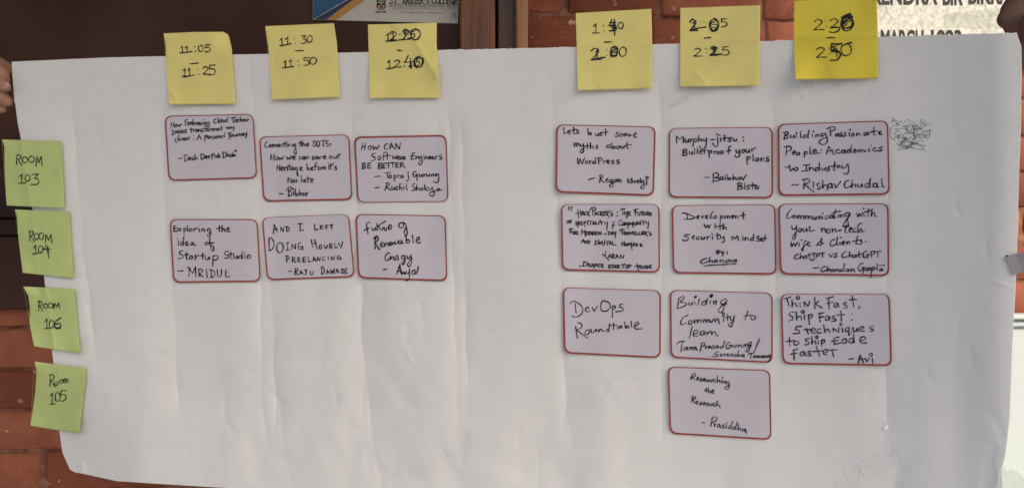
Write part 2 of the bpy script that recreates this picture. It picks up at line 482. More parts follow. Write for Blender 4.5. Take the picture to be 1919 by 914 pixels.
def boxed(ch, x0, y0, x1, y1, w=2.2, jit=0.35, lower=False):
    """one character filling a photo rectangle"""
    g, adv = glyph(ch)
    P = [p for st in g for p in st]
    xs = [p[0] for p in P]; ys = [p[1] for p in P]
    ax, bx_, ay, by = min(xs), max(xs), min(ys), max(ys)
    out = []
    for st in g:
        out.append(([((x0 + (p[0] + random.uniform(-jit, jit) - ax) / max(bx_ - ax, 1) * (x1 - x0)),
                     (y1 - (p[1] + random.uniform(-jit, jit) - ay) / max(by - ay, 1) * (y1 - y0))) for p in st], w))
    return out

def dots(w, *pts):
    return [([(x, y), (x + 0.5, y + 0.3)], w) for x, y in pts]

def line(w, *pts):
    return [(list(pts), w)]

# ------------------------------------------------------------------ the sheet's relief (photo pixels -> metres towards the viewer)
_rs = np.random.RandomState(5)
_waves = []
for k in range(16):
    wl_x = _rs.uniform(70, 420); wl_y = _rs.uniform(500, 1800) * (1 if _rs.rand() < .5 else -1)
    _waves.append((2 * math.pi / wl_x, 2 * math.pi / wl_y, _rs.uniform(0, 6.28), 0.0000021 * wl_x * _rs.uniform(0.5, 1.2)))

def smooth(x, a, b):
    t = np.clip((x - a) / (b - a), 0, 1)
    return t * t * (3 - 2 * t)

def h_low(px, py):
    px = np.asarray(px, float); py = np.asarray(py, float)
    h = np.zeros(np.broadcast(px, py).shape)
    fade = 0.35 + 0.65 * smooth(py, 60, 500)
    calm = 1 - 0.55 * smooth(px, 900, 1250)
    for kx, ky, ph, am in _waves:
        h = h + am * np.sin(kx * px + ky * py + ph)
    h = h * fade * calm
    # bottom-left corner and left edge roll away from the viewer
    d = np.hypot(np.clip(px - 20, 0, None) * 1.0, np.clip(905 - py, 0, None) * 1.0)
    h = h - 0.035 * (1 - smooth(d, 60, 260)) 
    # the right half bows towards the viewer, its very edge bends back
    h = h + 0.00015 * np.clip(px - 1150, 0, None) ** 2 / 1000 - 0.006 * smooth(px, 1840, 1930) ** 2
    return h

FOLDS = [  # polylines x(y), depth m, width px
 ([(100, 128), (260, 139), (370, 149), (400, 150), (520, 161), (630, 178), (645, 175), (740, 187), (800, 190)], 0.0011, 22, 225, 760),
 ([(250, 300), (330, 305), (420, 312), (520, 322), (560, 325), (700, 332), (760, 334)], 0.0012, 24, 225, 745),
 ([(520, 486), (640, 491), (700, 488), (770, 494), (850, 500)], 0.0010, 20, 400, 800),
 ([(520, 508), (640, 513), (770, 516)], 0.0008, 14, 520, 790),
 ([(400, 668), (530, 676), (640, 679), (690, 682), (760, 682)], 0.0014, 20, 380, 760),
 ([(120, 838), (380, 846), (560, 851), (650, 854), (760, 858)], 0.0009, 18, 230, 770),
 ([(120, 862), (380, 868), (560, 872), (760, 877)], 0.0010, 22, 240, 775),
 ([(120, 1030), (380, 1046), (560, 1055), (770, 1060)], 0.0012, 26, 180, 790),
 ([(120, 1236), (380, 1238), (700, 1241), (790, 1241)], 0.0007, 22, 180, 800),
 ([(200, 1448), (700, 1452)], 0.0004, 24, 200, 720),
 ([(240, 1664), (700, 1661), (800, 1659)], 0.0006, 30, 240, 810),
 ([(120, 655), (280, 662)], 0.0006, 25, 120, 300), ([(130, 470), (260, 478)], 0.0006, 30, 120, 320),
 ([(740, 520), (914, 545)], 0.0008, 34, 740, 960), ([(760, 420), (914, 410)], 0.0008, 40, 740, 960), ([(760, 690), (900, 712)], 0.0010, 30, 740, 930), ([(780, 1000), (914, 1012)], 0.0006, 45, 780, 960),
]
CREASES = [  # short sharp wrinkles: polyline in px, height, width
 ([(130, 150), (95, 168), (30, 196)], 0.0005, 8),
 ([(698, 545), (690, 560), (683, 585), (690, 605), (700, 628)], 0.0005, 2.4), ([(704, 560), (697, 575), (692, 588), (697, 602), (703, 625), (702, 660)], 0.0005, 2.4),
 ([(747, 583), (752, 600), (765, 605), (778, 610), (787, 630), (784, 648)], 0.0004, 2.4), ([(763, 627), (773, 635)], 0.0005, 2.4), ([(762, 655), (766, 668), (771, 678)], 0.0009, 3.5),
 ([(665, 518), (680, 528)], 0.0012, 4), ([(160, 205), (190, 270), (205, 300)], 0.0008, 10), ([(1858, 523), (1880, 533), (1900, 541)], 0.0006, 4),
 ([(1862, 838), (1850, 870), (1846, 914)], 0.0007, 9), ([(1872, 880), (1868, 914)], 0.0006, 4), ([(1657, 785), (1660, 795)], 0.0007, 3),
 ([(152, 868), (158, 886)], 0.002, 5), ([(140, 640), (150, 700)], 0.0006, 8), ([(440, 655), (470, 700), (480, 760)], 0.0006, 14), ([(655, 790), (648, 830)], 0.0010, 10),
 ([(145, 150), (150, 260)], 0.0006, 14), ([(230, 300), (260, 255), (275, 250)], 0.0006, 12), ([(470, 700), (455, 720), (462, 740)], 0.0006, 6), ([(695, 850), (712, 880), (712, 914)], 0.0010, 10),
]

_rc = np.random.RandomState(17)
for _k in range(90):                                     # small random handling dents
    _x, _y = _rc.uniform(60, 1880), _rc.uniform(120, 905)
    _a = _rc.normal(1.57, 0.5); _l = _rc.uniform(15, 55)
    CREASES.append(([(_x, _y), (_x + _l * 0.5 * math.cos(_a) + _rc.uniform(-5, 5), _y + _l * 0.5 * math.sin(_a)), (_x + _l * math.cos(_a), _y + _l * math.sin(_a))],
                    _rc.uniform(0.0006, 0.0013) * (1.0 if _x < 900 else 0.6), _rc.uniform(5.2, 11)))

for _k in range(46):                                     # softer crumpled facets, mostly low on the sheet
    _x, _y = _rc.uniform(120, 1050) if _k < 34 else _rc.uniform(1050, 1860), _rc.uniform(560, 900)
    _a = _rc.normal(1.57, 0.55); _l = _rc.uniform(40, 120)
    CREASES.append(([(_x, _y), (_x + _l * math.cos(_a), _y + _l * math.sin(_a))], _rc.uniform(0.0010, 0.0022) * (1 if _k < 34 else 0.6), _rc.uniform(12, 26)))

def h_sheet(px, py):
    px = np.asarray(px, float); py = np.asarray(py, float)
    h = h_low(px, py)
    for pl, dep, wd, ya, yb in FOLDS:
        ys = [p[0] for p in pl]; xs = [p[1] for p in pl]
        x = np.interp(py, ys, xs) + 2.0 * np.sin(py * 0.045 + xs[0])
        a = smooth(py, ya - 60, ya + 30) * (1 - smooth(py, yb - 20, yb + 50))
        a = a * (0.75 + 0.35 * np.sin(py * 0.021 + xs[0]))
        d = px - x
        h = h - 2.6 * dep * a * np.exp(-np.abs(d) / np.where(d < 0, wd * 0.9, wd * 1.4)) - 0.00022 * a * np.exp(-np.abs(d) / 5.0)
    for pl, hh, wd in CREASES:
        best = np.full(px.shape, 1e9)
        for (xa, ya), (xb, yb) in zip(pl[:-1], pl[1:]):
            L2 = (xb - xa) ** 2 + (yb - ya) ** 2
            t = np.clip(((px - xa) * (xb - xa) + (py - ya) * (yb - ya)) / L2, 0, 1)
            best = np.minimum(best, np.hypot(px - xa - t * (xb - xa), py - ya - t * (yb - ya)))
        h = h + hh * 0.5 * np.exp(-(best / wd) ** 2) * (-1 if wd > 5 else 1)
    return h

CARD_LIFT = 0.0016

# ------------------------------------------------------------------ ground, and an unseen slab added to shade the sheet and wall
V0 = [(-30, -40, 0), (30, -40, 0), (30, 30, 0), (-30, 30, 0)]
tag(obj('ground', V0, [(0, 1, 2, 3)], M['paving'], loc=(0, 0, 0)), kind='structure')
rf = [(-3.0, 1.50), (0.72, 1.50), (1.62, -0.60), (-3.0, -0.60)]
V0 = [(x, y, 2.5) for x, y in rf] + [(x, y, 2.62) for x, y in rf]
tag(obj('added_shade_slab', V0, [(0, 1, 2, 3), (7, 6, 5, 4)] + [(i, i + 4, (i + 1) % 4 + 4, (i + 1) % 4) for i in range(4)], M['plaster'], loc=(0, 0, 2.5)), kind='structure')

# ------------------------------------------------------------------ brick wall
def build_wall():
    u_r, z_line = wall_uz(1912, 188, 0.0)
    course = 68 / F * (1 / (WA + WB * (1912 - CX) / F))
    bl = 0.225
    V, Fc, T = [], [], []
    rw = random.Random(11)
    nx, nz = 13, 5
    special = {}
    uj = [wall_uz(x, 20, 0)[0] for x in (1060, 1235, 1425)]
    special[2] = uj[0]
    k0 = int(math.floor((z_line - 0.55) / course))
    for row in range(-k0, 14):
        zb = z_line + row * course
        off = (row % 2) * bl * 0.5
        ref = special.get(row, wall_uz(1435, 50, 0)[0] if row == 1 else uj[0] + off + rw.uniform(-.01, .01))
        n0 = int((-1.75 - ref) / bl)
        joints = [ref + i * bl + (rw.uniform(-.008, .008) if i else 0) for i in range(n0, n0 + 17)]
        if row == 2:
            joints = [j for j in joints if j < uj[0] - 0.12] + uj + [j for j in joints if j > uj[2] + 0.12]
        for ua, ub in zip(joints[:-1], joints[1:]):
            ua = ua + 0.0035 + rw.uniform(-.0015, .0015); ub = ub - 0.0035 + rw.uniform(-.0015, .0015)
            za = zb + 0.0026 + rw.uniform(-.001, .001); zt = zb + course - 0.0026 + rw.uniform(-.001, .001)
            out = rw.uniform(-0.001, 0.0025); tone = rw.uniform(0.02, 0.42)
            base = len(V)
            for a in range(nx):
                for b in range(nz):
                    fu, fz = a / (nx - 1), b / (nz - 1)
                    edge = a in (0, nx - 1) or b in (0, nz - 1)
                    # inner loop close to the edge makes the worn arris
                    fu2 = 0.03 if a == 1 else 0.97 if a == nx - 2 else fu
                    fz2 = 0.07 if b == 1 else 0.93 if b == nz - 2 else fz
                    o = out + (0 if not edge else -0.003 + rw.uniform(-.0028, .001)) + rw.uniform(-.0005, .0005)
                    V.append(tuple(wall_pt(ua + (ub - ua) * fu2 + (rw.uniform(-.001, .001) if edge else 0), za + (zt - za) * fz2 + (rw.uniform(-.001, .001) if edge else 0), o)))
                    T.append(tone)
            for a in range(nx - 1):
                for b in range(nz - 1):
                    p = base + a * nz + b
                    Fc.append((p, p + nz, p + nz + 1, p + 1))
            # skirt down into the mortar
            loop = [a * nz for a in range(nx)] + [(nx - 1) * nz + b for b in range(1, nz)] + [a * nz + nz - 1 for a in range(nx - 2, -1, -1)] + [b for b in range(nz - 2, 0, -1)]
            nb = len(V)
            for l in loop:
                p = np.array(V[base + l]); V.append(tuple(p - WN * 0.02)); T.append(tone)
            for q in range(len(loop)):
                r2 = (q + 1) % len(loop)
                Fc.append((base + loop[q], nb + q, nb + r2, base + loop[r2]))
    root = thing('brick_wall', wall_pt(0, 0.5, 0), 'weathered red brick wall with rough mortar joints behind the held paper sheet', 'wall')
    o = obj('brickwork', V, Fc, M['brick'], root, smooth=True)
    at = o.data.attributes.new('tone', 'FLOAT', 'POINT')
    at.data.foreach_set('value', T)
    n = 140; m2 = 90
    us = np.linspace(-1.7, 1.75, n); zs = np.linspace(0.6, 2.35, m2)
    Vm = []
    for u in us:
        for z in zs:
            Vm.append(tuple(wall_pt(u, z, -0.0045 + rw.uniform(-.003, .0035))))
    Fm = [(i * m2 + j, (i + 1) * m2 + j, (i + 1) * m2 + j + 1, i * m2 + j + 1) for i in range(n - 1) for j in range(m2 - 1)]
    obj('mortar', Vm, Fm, M['mortar'], root)
build_wall()

# ------------------------------------------------------------------ notice board, door post, plaque, white panel
def wall_surf(off):
    def f(px, py, lift=0.0):
        px = np.asarray(px, float); py = np.asarray(py, float)
        X = (px - CX) / F; Y = (py - CY) / F
        Z = (1 - (off + lift) * WL) / (WA + WB * X)
        return np.stack([X * Z, Z, CAMZ - Y * Z], -1)
    return f

nb = thing('notice_board', on_wall(430, 420, 0.0), 'dark brown felt notice board behind glass with a varnished wooden frame', 'notice board')
v, f = wall_box(-330, -260, 866, 330, 0.004, 0.016)
obj('felt_backing', v, f, M['felt'], nb)
v, f = wall_box(862, -330, 928, 580, 0.004, 0.050, 0.003)
obj('frame_stile', v, f, M['frame_wood'], nb)
v, f = wall_box(-420, -330, -322, 580, 0.004, 0.050, 0.003)
obj('frame_stile', v, f, M['frame_wood'], nb)
v, f = wall_box(-318, 312, 860, 408, 0.004, 0.047, 0.003)
obj('frame_rail', v, f, M['dark_wood'], nb)
v, f = wall_box(-318, 410.5, 860, 440, 0.004, 0.036, 0.002)
obj('frame_rail', v, f, M['dark_wood'], nb)
v, f = wall_box(-318, 442, 860, 578, 0.004, 0.026, 0.002)
obj('lower_board', v, f, M['red_wood'], nb)
v, f = wall_box(-318, -330, 860, -262, 0.004, 0.047, 0.003)
obj('frame_rail', v, f, M['dark_wood'], nb)
v, f = wall_box(-316, -258, 859, 308, 0.034, 0.037)
obj('glass_pane', v, f, M['glass'], nb)

post = thing('door_post', on_wall(960, 500, 0.0), 'wooden door post with a pale front edge beside the notice board', 'door post')
v, f = wall_box(933.5, -330, 966, 640, 0.004, 0.020, 0.001)
obj('dark_jamb', v, f, M['jamb_wood'], post)
v, f = wall_box(966.5, -330, 990, 640, 0.004, 0.034, 0.003)
obj('pale_trim', v, f, M['trim_wood'], post)
v, f = wall_box(926, -330, 936, 640, 0.001, 0.006)
obj('painted_gap_shadow', v, f, M['black'], post)  # black strip painted in for the shade between frame and post

# letterhead pinned on the felt
LO = 0.020
lh_root = thing('letterhead_notice', on_wall(720, 44, LO), 'printed college letterhead sheet with blue and orange corner stripes pinned in the notice board', 'notice')
ws = wall_surf(LO)
def quadface(pts, lift, m, name, parent, s=ws):
    a = np.array(pts, float)
    return obj(name, s(a[:, 0], a[:, 1], lift), [tuple(range(len(pts)))], m, parent)
front = [(586.5, 37.5), (858, 44.5), (864, -90), (586, -90)]
a = np.array(front)
vv = np.concatenate([ws(a[:, 0], a[:, 1], 0), ws(a[:, 0], a[:, 1], -0.0015)])
obj('paper', vv, [(0, 1, 2, 3), (7, 6, 5, 4)] + [(i, i + 4, (i + 1) % 4 + 4, (i + 1) % 4) for i in range(4)], M['letterhead'], lh_root)
quadface([(587, 37.2), (611, 37.8), (720, -40), (700, -90), (587, -90)], 0.0003, M['navy'], 'navy_stripe', lh_root)
quadface([(587, 33), (664, -6), (760, -60), (587, -60)], 0.0006, M['blue'], 'blue_corner', lh_root)
quadface([(611, 37.8), (630, 38.3), (700, -10), (730, -34), (708, -34)], 0.0006, M['orange'], 'orange_stripe', lh_root)
v, f = ribbon([([(588, 36.5), (655, -2)], 1.0)], ws, 0.0009)
obj('white_line', v, f, M['letterhead'], lh_root)
c0 = lambda x, y: (560 + x / 4.264, y / 4.264)
# crest
sh = [c0(622, -14), c0(694, -14), c0(696, 10), c0(690, 30), c0(698, 52), c0(690, 72), c0(660, 84), c0(630, 72), c0(617, 52), c0(626, 30), c0(620, 10)]
crest = quadface(sh, 0.0004, M['print'], 'crest', lh_root)
quadface([c0(632, 2), c0(684, 2), c0(680, 24), c0(658, 34), c0(636, 24)], 0.0007, M['letterhead'], 'crest_field', crest)
quadface([c0(626, 50), c0(640, 44), c0(658, 40), c0(676, 44), c0(690, 50), c0(682, 68), c0(659, 77), c0(636, 68)], 0.0007, M['shield_gold'], 'crest_scroll', crest)
v, f = ribbon([([c0(640, 6), c0(650, 22)], 1.4), ([c0(655, 4), c0(662, 24)], 1.4), ([c0(676, 6), c0(668, 22)], 1.4), ([c0(645, 14), c0(674, 12)], 1.0), ([c0(652, 58), c0(662, 52), c0(666, 62), c0(656, 64)], 1.8)], ws, 0.001)
obj('crest_lines', v, f, M['print'], crest)
def printed(txt, x0, y0, x1, y1, cap_px, w, serif=False):
    st = word(txt, x0, y0, x1, y1, cap_px / 1.7, 0, w, jit=0.0)
    if serif:
        add = []
        for p, ww in list(st):
            p = [np.array(q) for q in p]
            if len(p) == 2 and abs(p[0][0] - p[1][0]) < 0.35 * abs(p[0][1] - p[1][1]):
                for q in p:
                    add.append(([(q[0] - ww * 1.1, q[1]), (q[0] + ww * 1.1, q[1])], ww * 0.5))
        st += add
    return st
st = []
for t, xa, xb in (('ST.', 722, 800), ("XAVIER'S", 824, 1040), ('COLLEGE', 1062, 1272)):
    st += printed(t, *c0(xa, 30), *c0(xb, 32), 10, 2.0, True)
v, f = ribbon(st, ws, 0.0005); obj('college_name', v, f, M['print'], lh_root)
st = [([c0(720, 38), c0(1270, 42)], 0.7)]
st += printed('DEDICATED TO EXCELLENCE, LEADERSHIP, SERVICE'.replace(' ', '.'), *c0(722, 58), *c0(1272, 62), 3.3, 0.75) if False else []
xs = 722
for t, xa, xb in (('DEDICATED', 722, 836), ('TO', 846, 872), ('EXCELLENCE,', 880, 1020), ('LEADERSHIP,', 1030, 1170), ('SERVICE', 1180, 1272)):
    st += printed(t, *c0(xa, 58), *c0(xb, 60), 3.2, 0.8)
v, f = ribbon(st, ws, 0.0005); obj('motto_print', v, f, M['grey_print'], lh_root)
st = []
for t, xa, xb in (('A', 722, 734), ('JESUIT', 750, 806), ('EDUCATION', 814, 920), ('INSTITUTE', 930, 1030), ('IN', 1040, 1060), ('THE', 1070, 1110), ('NEPAL', 1120, 1180), ('REGION', 1190, 1265)):
    st += printed(t, *c0(xa, 79), *c0(xb, 80), 2.6, 0.45)
for t, xa, xb in (('|', 812, 818), ('KATHMANDU,', 824, 930), ('NEPAL', 946, 1010), ('|', 1022, 1028), ('www.sxc.edu.np', 1036, 1165), ('|', 1174, 1180)):
    st += printed(t, *c0(xa, 108), *c0(xb, 109), 2.8 if t.isupper() or t == '|' else 3.2, 0.5)
v, f = ribbon(st, ws, 0.0005); obj('address_print', v, f, M['grey_print'], lh_root)
st = printed('ESTD:', *c0(615, 103), *c0(655, 103), 2.8, 0.8)
G['9'] = ('8 11 5 9 2 11 2 15 5 17 8 14 8 8 5 0', 10); G['8'] = ('5 9 2 13 5 17 8 13 5 9 1 4 5 0 9 4 5 9', 10); G['7'] = ('1 17 9 17|9 17 4 0', 10)
st += printed('1988', *c0(662, 103), *c0(698, 103), 2.8, 0.8)
v, f = ribbon(st, ws, 0.0005); obj('founding_year', v, f, M['print'], lh_root)
v, f = ribbon([([c0(1216, 162), c0(1222, 120), c0(1236, 98), c0(1244, 104), c0(1236, 128), c0(1222, 136), c0(1250, 120), c0(1254, 148), c0(1266, 130)], 0.9)], ws, 0.0006)
obj('signature', v, f, M['pen'], lh_root)

# marble plaque
PO = 0.022
pl = thing('marble_plaque', on_wall(1820, 140, 0.0), 'pale marble plaque with black engraved capitals on the brick wall', 'plaque')
v, f = wall_box(1640, -150, 2080, 112, 0.004, PO, 0.002)
obj('slab', v, f, M['marble'], pl)
def block_text(txt, x0, ybase, x1, cap_px, name, parent, m, off, wfac=1.0):
    cu = bpy.data.curves.new(name, 'FONT')
    cu.body = txt; cu.offset = 0.028
    to = bpy.data.objects.new(name, cu); COL.objects.link(to)
    dg = bpy.context.evaluated_depsgraph_get()
    me = bpy.data.meshes.new_from_object(to.evaluated_get(dg))
    V = np.array([v.co[:] for v in me.vertices]); Fc = [tuple(p.vertices) for p in me.polygons]
    bpy.data.objects.remove(to); bpy.data.curves.remove(cu); bpy.data.meshes.remove(me)
    xa, xb = V[:, 0].min(), V[:, 0].max(); hh = V[:, 1].max()
    px = x0 + (V[:, 0] - xa) / (xb - xa) * (x1 - x0)
    py = ybase - V[:, 1] / hh * cap_px
    return obj(name, wall_surf(off)(px, py), Fc, m, parent)
for t_, xa, xb, yb in (('BIRENDRA', 1608, 1757, 8.0), ('BIR', 1767, 1805, 9.0), ('BIKRAM', 1815, 1915, 7.0)):
    block_text(t_, xa, yb, xb, 36, 'engraved_name', pl, M['engraved'], PO + 0.0006)
for t_, xa, xb in (('MARCH', 1651, 1731), ('1993', 1745, 1802)):
    block_text(t_, xa, 92, xb, 36, 'engraved_date', pl, M['engraved'], PO + 0.0006)

wp = thing('white_panel', on_wall(1960, 900, 0.0), 'white painted panel with a moulded top edge at the lower right behind the sheet', 'panel')
v, f = wall_box(1852, 612, 2300, 1300, 0.004, 0.030, 0.002); obj('panel_face', v, f, M['panel_white'], wp)
v, f = merge([wall_box(1850, 588, 2300, 598, 0.004, 0.046, 0.003), wall_box(1851, 598.8, 2300, 612, 0.004, 0.038, 0.004)])
obj('top_moulding', v, f, M['panel_white'], wp)

# ------------------------------------------------------------------ the held paper sheet
def patch(left, right, top, bottom, ns, nt):
    """Coons patch of four photo-pixel polylines (left/right by t downwards, top/bottom by s rightwards)"""
    def para(pl, n):
        pl = np.array(pl, float)
        d = np.concatenate([[0], np.cumsum(np.linalg.norm(np.diff(pl, axis=0), axis=1))]); d /= d[-1]
        t = np.linspace(0, 1, n)
        return np.stack([np.interp(t, d, pl[:, 0]), np.interp(t, d, pl[:, 1])], 1)
    Lc, Rc, Tc, Bc = para(left, nt), para(right, nt), para(top, ns), para(bottom, ns)
    s = np.linspace(0, 1, ns)[None, :, None]; t = np.linspace(0, 1, nt)[:, None, None]
    P = (1 - s) * Lc[:, None] + s * Rc[:, None] + (1 - t) * Tc[None] + t * Bc[None] - (
        (1 - s) * (1 - t) * Tc[0] + s * (1 - t) * Tc[-1] + (1 - s) * t * Bc[0] + s * t * Bc[-1])
    return P          # nt x ns x 2

def slab_from_grid(P, hfront, thick):
    nt, ns = P.shape[:2]
    px = P[..., 0].ravel(); py = P[..., 1].ravel()
    h = hfront(px, py)
    A = on_sheet(px, py, h)
    B = A + np.array([SB, SA, -SC]) / SL * thick
    N = nt * ns
    idx = np.arange(N).reshape(nt, ns)
    q = np.stack([idx[1:, :-1], idx[1:, 1:], idx[:-1, 1:], idx[:-1, :-1]], -1).reshape(-1, 4)
    Fc = q.tolist() + (q[:, ::-1] + N).tolist()
    loop = list(idx[0, :]) + list(idx[1:, -1]) + list(idx[-1, -2::-1]) + list(idx[-2:0, 0])
    for i in range(len(loop)):
        a, b = int(loop[i]), int(loop[(i + 1) % len(loop)])
        Fc.append((a, b, b + N, a + N))
    return np.concatenate([A, B]), Fc

rt = random.Random(3)
top_edge = [(22, 116), (200, 108), (440, 102.5), (640, 99), (700, 97.5), (830, 94)]
x = 842
while x < 1905:                                        # torn upper edge right of the third yellow note
    yb = np.interp(x, [842, 1080, 1300, 1500, 1650, 1905], [93.6, 88, 81, 75, 69.5, 61.5])
    top_edge.append((x, yb + rt.uniform(-0.9, 0.9)))
    x += rt.uniform(3, 9)
top_edge.append((1905.5, 61.5))
left_edge = [(22, 116), (24, 150), (27, 190), (29, 197), (33, 230), (47, 300), (61, 392), (72, 450), (83, 522), (97, 650), (110, 780), (111, 806), (117, 847), (131, 879), (140, 884)]
right_edge = [(1905.5, 61.5), (1909, 74), (1914, 86), (1915, 130), (1913, 250), (1909.5, 340), (1906, 470), (1903, 545), (1898, 640), (1893, 780), (1885, 850), (1878, 876), (1880, 914), (1876, 985)]
bottom_edge = [(140, 884), (159, 887.5), (218, 900.5), (300, 906), (407, 912.5), (700, 934), (1300, 965), (1876, 985)]
P = patch(left_edge, right_edge, top_edge, bottom_edge, 900, 420)
v, f = slab_from_grid(P, h_sheet, 0.00035)
sheet = obj('paper_sheet', v, f, M['sheet'], smooth=True)
tag(sheet, 'large creased white paper sheet held up as a handwritten session timetable', 'paper sheet')
sheet_surf = lambda px, py, lift=0.0: on_sheet(px, py, h_sheet(px, py) + lift)

# faint show-through print of the paper maker, mirrored
st = []
for (xa, ya, xb, yb) in ((92, 196, 190, 150), (392, 385, 512, 325), (725, 222, 845, 158), (415, 726, 545, 655), (712, 590, 840, 527), (1092, 762, 1230, 688), (1476, 206, 1610, 136), (770, 905, 905, 838), (1255, 205, 1300, 180), (1565, 925, 1700, 855)):
    d = np.array([xb - xa, yb - ya]); L = np.linalg.norm(d); e = d / L; up = np.array([e[1], -e[0]])
    k = L / 80.0
    xx = L
    st = []
    for ch, adv in (('(', 7), ('M', 15), ('B', 12), ('E', 11.5), ('R', 12.5), ('I', 8), ('O', 14)):
        g, _ = glyph(ch)
        for s_ in g:
            if random.random() < 0.12: continue
            st.append(([np.array([xa, ya]) + e * (xx - p[0] * k) + up * p[1] * k * 0.95 for p in s_], 1.0))
        xx -= adv * k
    st.append(([np.array([xa, ya]) + e * (xx + 7.5 * k + 2.5 * k * math.cos(q_)) + up * (8 + 3 * math.sin(q_)) * k for q_ in np.linspace(0.6, 5.7, 7)], 1.0))
    v, f = ribbon(st, sheet_surf, 0.00012)
    obj('watermark', v, f, M['watermark'], sheet)
# fine-pen scribble right of the top right card
rs = random.Random(21)
st = []
for k in range(40):
    x = rs.uniform(1671, 1728); y = 229 + (k % 12) * 4.2 + (x - 1672) * 0.07 + rs.uniform(-2, 2)
    pts = [(x, y)]; dirn = 1
    for j in range(rs.randint(5, 10)):
        if rs.random() < 0.2: dirn = -dirn
        x += dirn * rs.uniform(0.8, 6.0); y += rs.uniform(-4.5, 4.5)
        if x > 1747 - max(0, (y - 262)) * 0.3 or x < 1668: break
        pts.append((x, y))
    if len(pts) > 2: st.append((pts, rs.uniform(0.45, 0.8)))
st += [([(1700, 262), (1712, 268), (1728, 275), (1730, 279), (1720, 280), (1706, 275)], 0.8), ([(1694, 266), (1720, 270), (1735, 274)], 0.8), ([(1711, 236), (1713, 240), (1712, 250), (1716, 262)], 1.5), ([(1743, 244), (1742, 255), (1738, 262)], 0.9), ([(1670, 240), (1668, 250), (1671, 258), (1678, 263)], 0.9)]
v, f = ribbon(st, sheet_surf, 0.00015)
obj('pen_scribble', v, f, M['pen'], sheet)
# torn flap near the lower right card column
pp = np.array([(1656, 800), (1660, 797), (1665, 794), (1665, 800), (1660, 806), (1656, 804)], float)
A = sheet_surf(pp[:, 0], pp[:, 1], np.array([0.0022, 0.0022, 0.0022, 0.0008, 0.0006, 0.0008]))
obj('torn_flap', A, [tuple(range(5, -1, -1))], M['flap_white'], sheet)
# faint grey smudges of the rubbed pencil
# ------------------------------------------------------------------ session cards
def rounded(quad, inset, rad, n=7):
    """rounded quadrilateral; inset = (top,right,bottom,left) px"""
    q = [np.array(p, float) for p in quad]           # TL TR BR BL
    t, r, b, l = inset
    def off(p, a, bq):      # move line a->b by inward normal
        d = (bq - a) / np.linalg.norm(bq - a); nrm = np.array([-d[1], d[0]])
        return a + nrm * p, bq + nrm * p
    Lns = [off(t, q[0], q[1]), off(r, q[1], q[2]), off(b, q[2], q[3]), off(l, q[3], q[0])]
    def isect(l1, l2):
        (a, b_), (c, d) = l1, l2
        A = np.array([b_ - a, c - d]).T
        s = np.linalg.solve(A, c - a)
        return a + (b_ - a) * s[0]
    C = [isect(Lns[3], Lns[0]), isect(Lns[0], Lns[1]), isect(Lns[1], Lns[2]), isect(Lns[2], Lns[3])]
    out = []
    for i in range(4):
        p = C[i]; prv = C[i - 1]; nx = C[(i + 1) % 4]
        rr = rad
        a = p + (prv - p) / np.linalg.norm(prv - p) * rr
        c = p + (nx - p) / np.linalg.norm(nx - p) * rr
        for k in range(n):
            s = k / (n - 1)
            m1 = a + (p - a) * s * 0.95; m2 = p + (c - p) * s
            # quadratic bezier, pulled slightly outwards to a circle
            out.append((1 - s) ** 2 * a + 2 * s * (1 - s) * (p * 0.86 + (a + c) * 0.07) + s * s * c)
    # straight sides get intermediate points so they follow the sheet
    res = []
    N = len(out)
    for i in range(N):
        a, b_ = out[i], out[(i + 1) % N]
        k = max(1, int(np.linalg.norm(b_ - a) / 12)) if (i % n) == n - 1 else 1
        for j in range(k):
            res.append(a + (b_ - a) * j / k)
    return np.array(res)

def card_surf(px, py, lift=0.0):
    return on_sheet(px, py, h_low(px, py) + CARD_LIFT + lift)

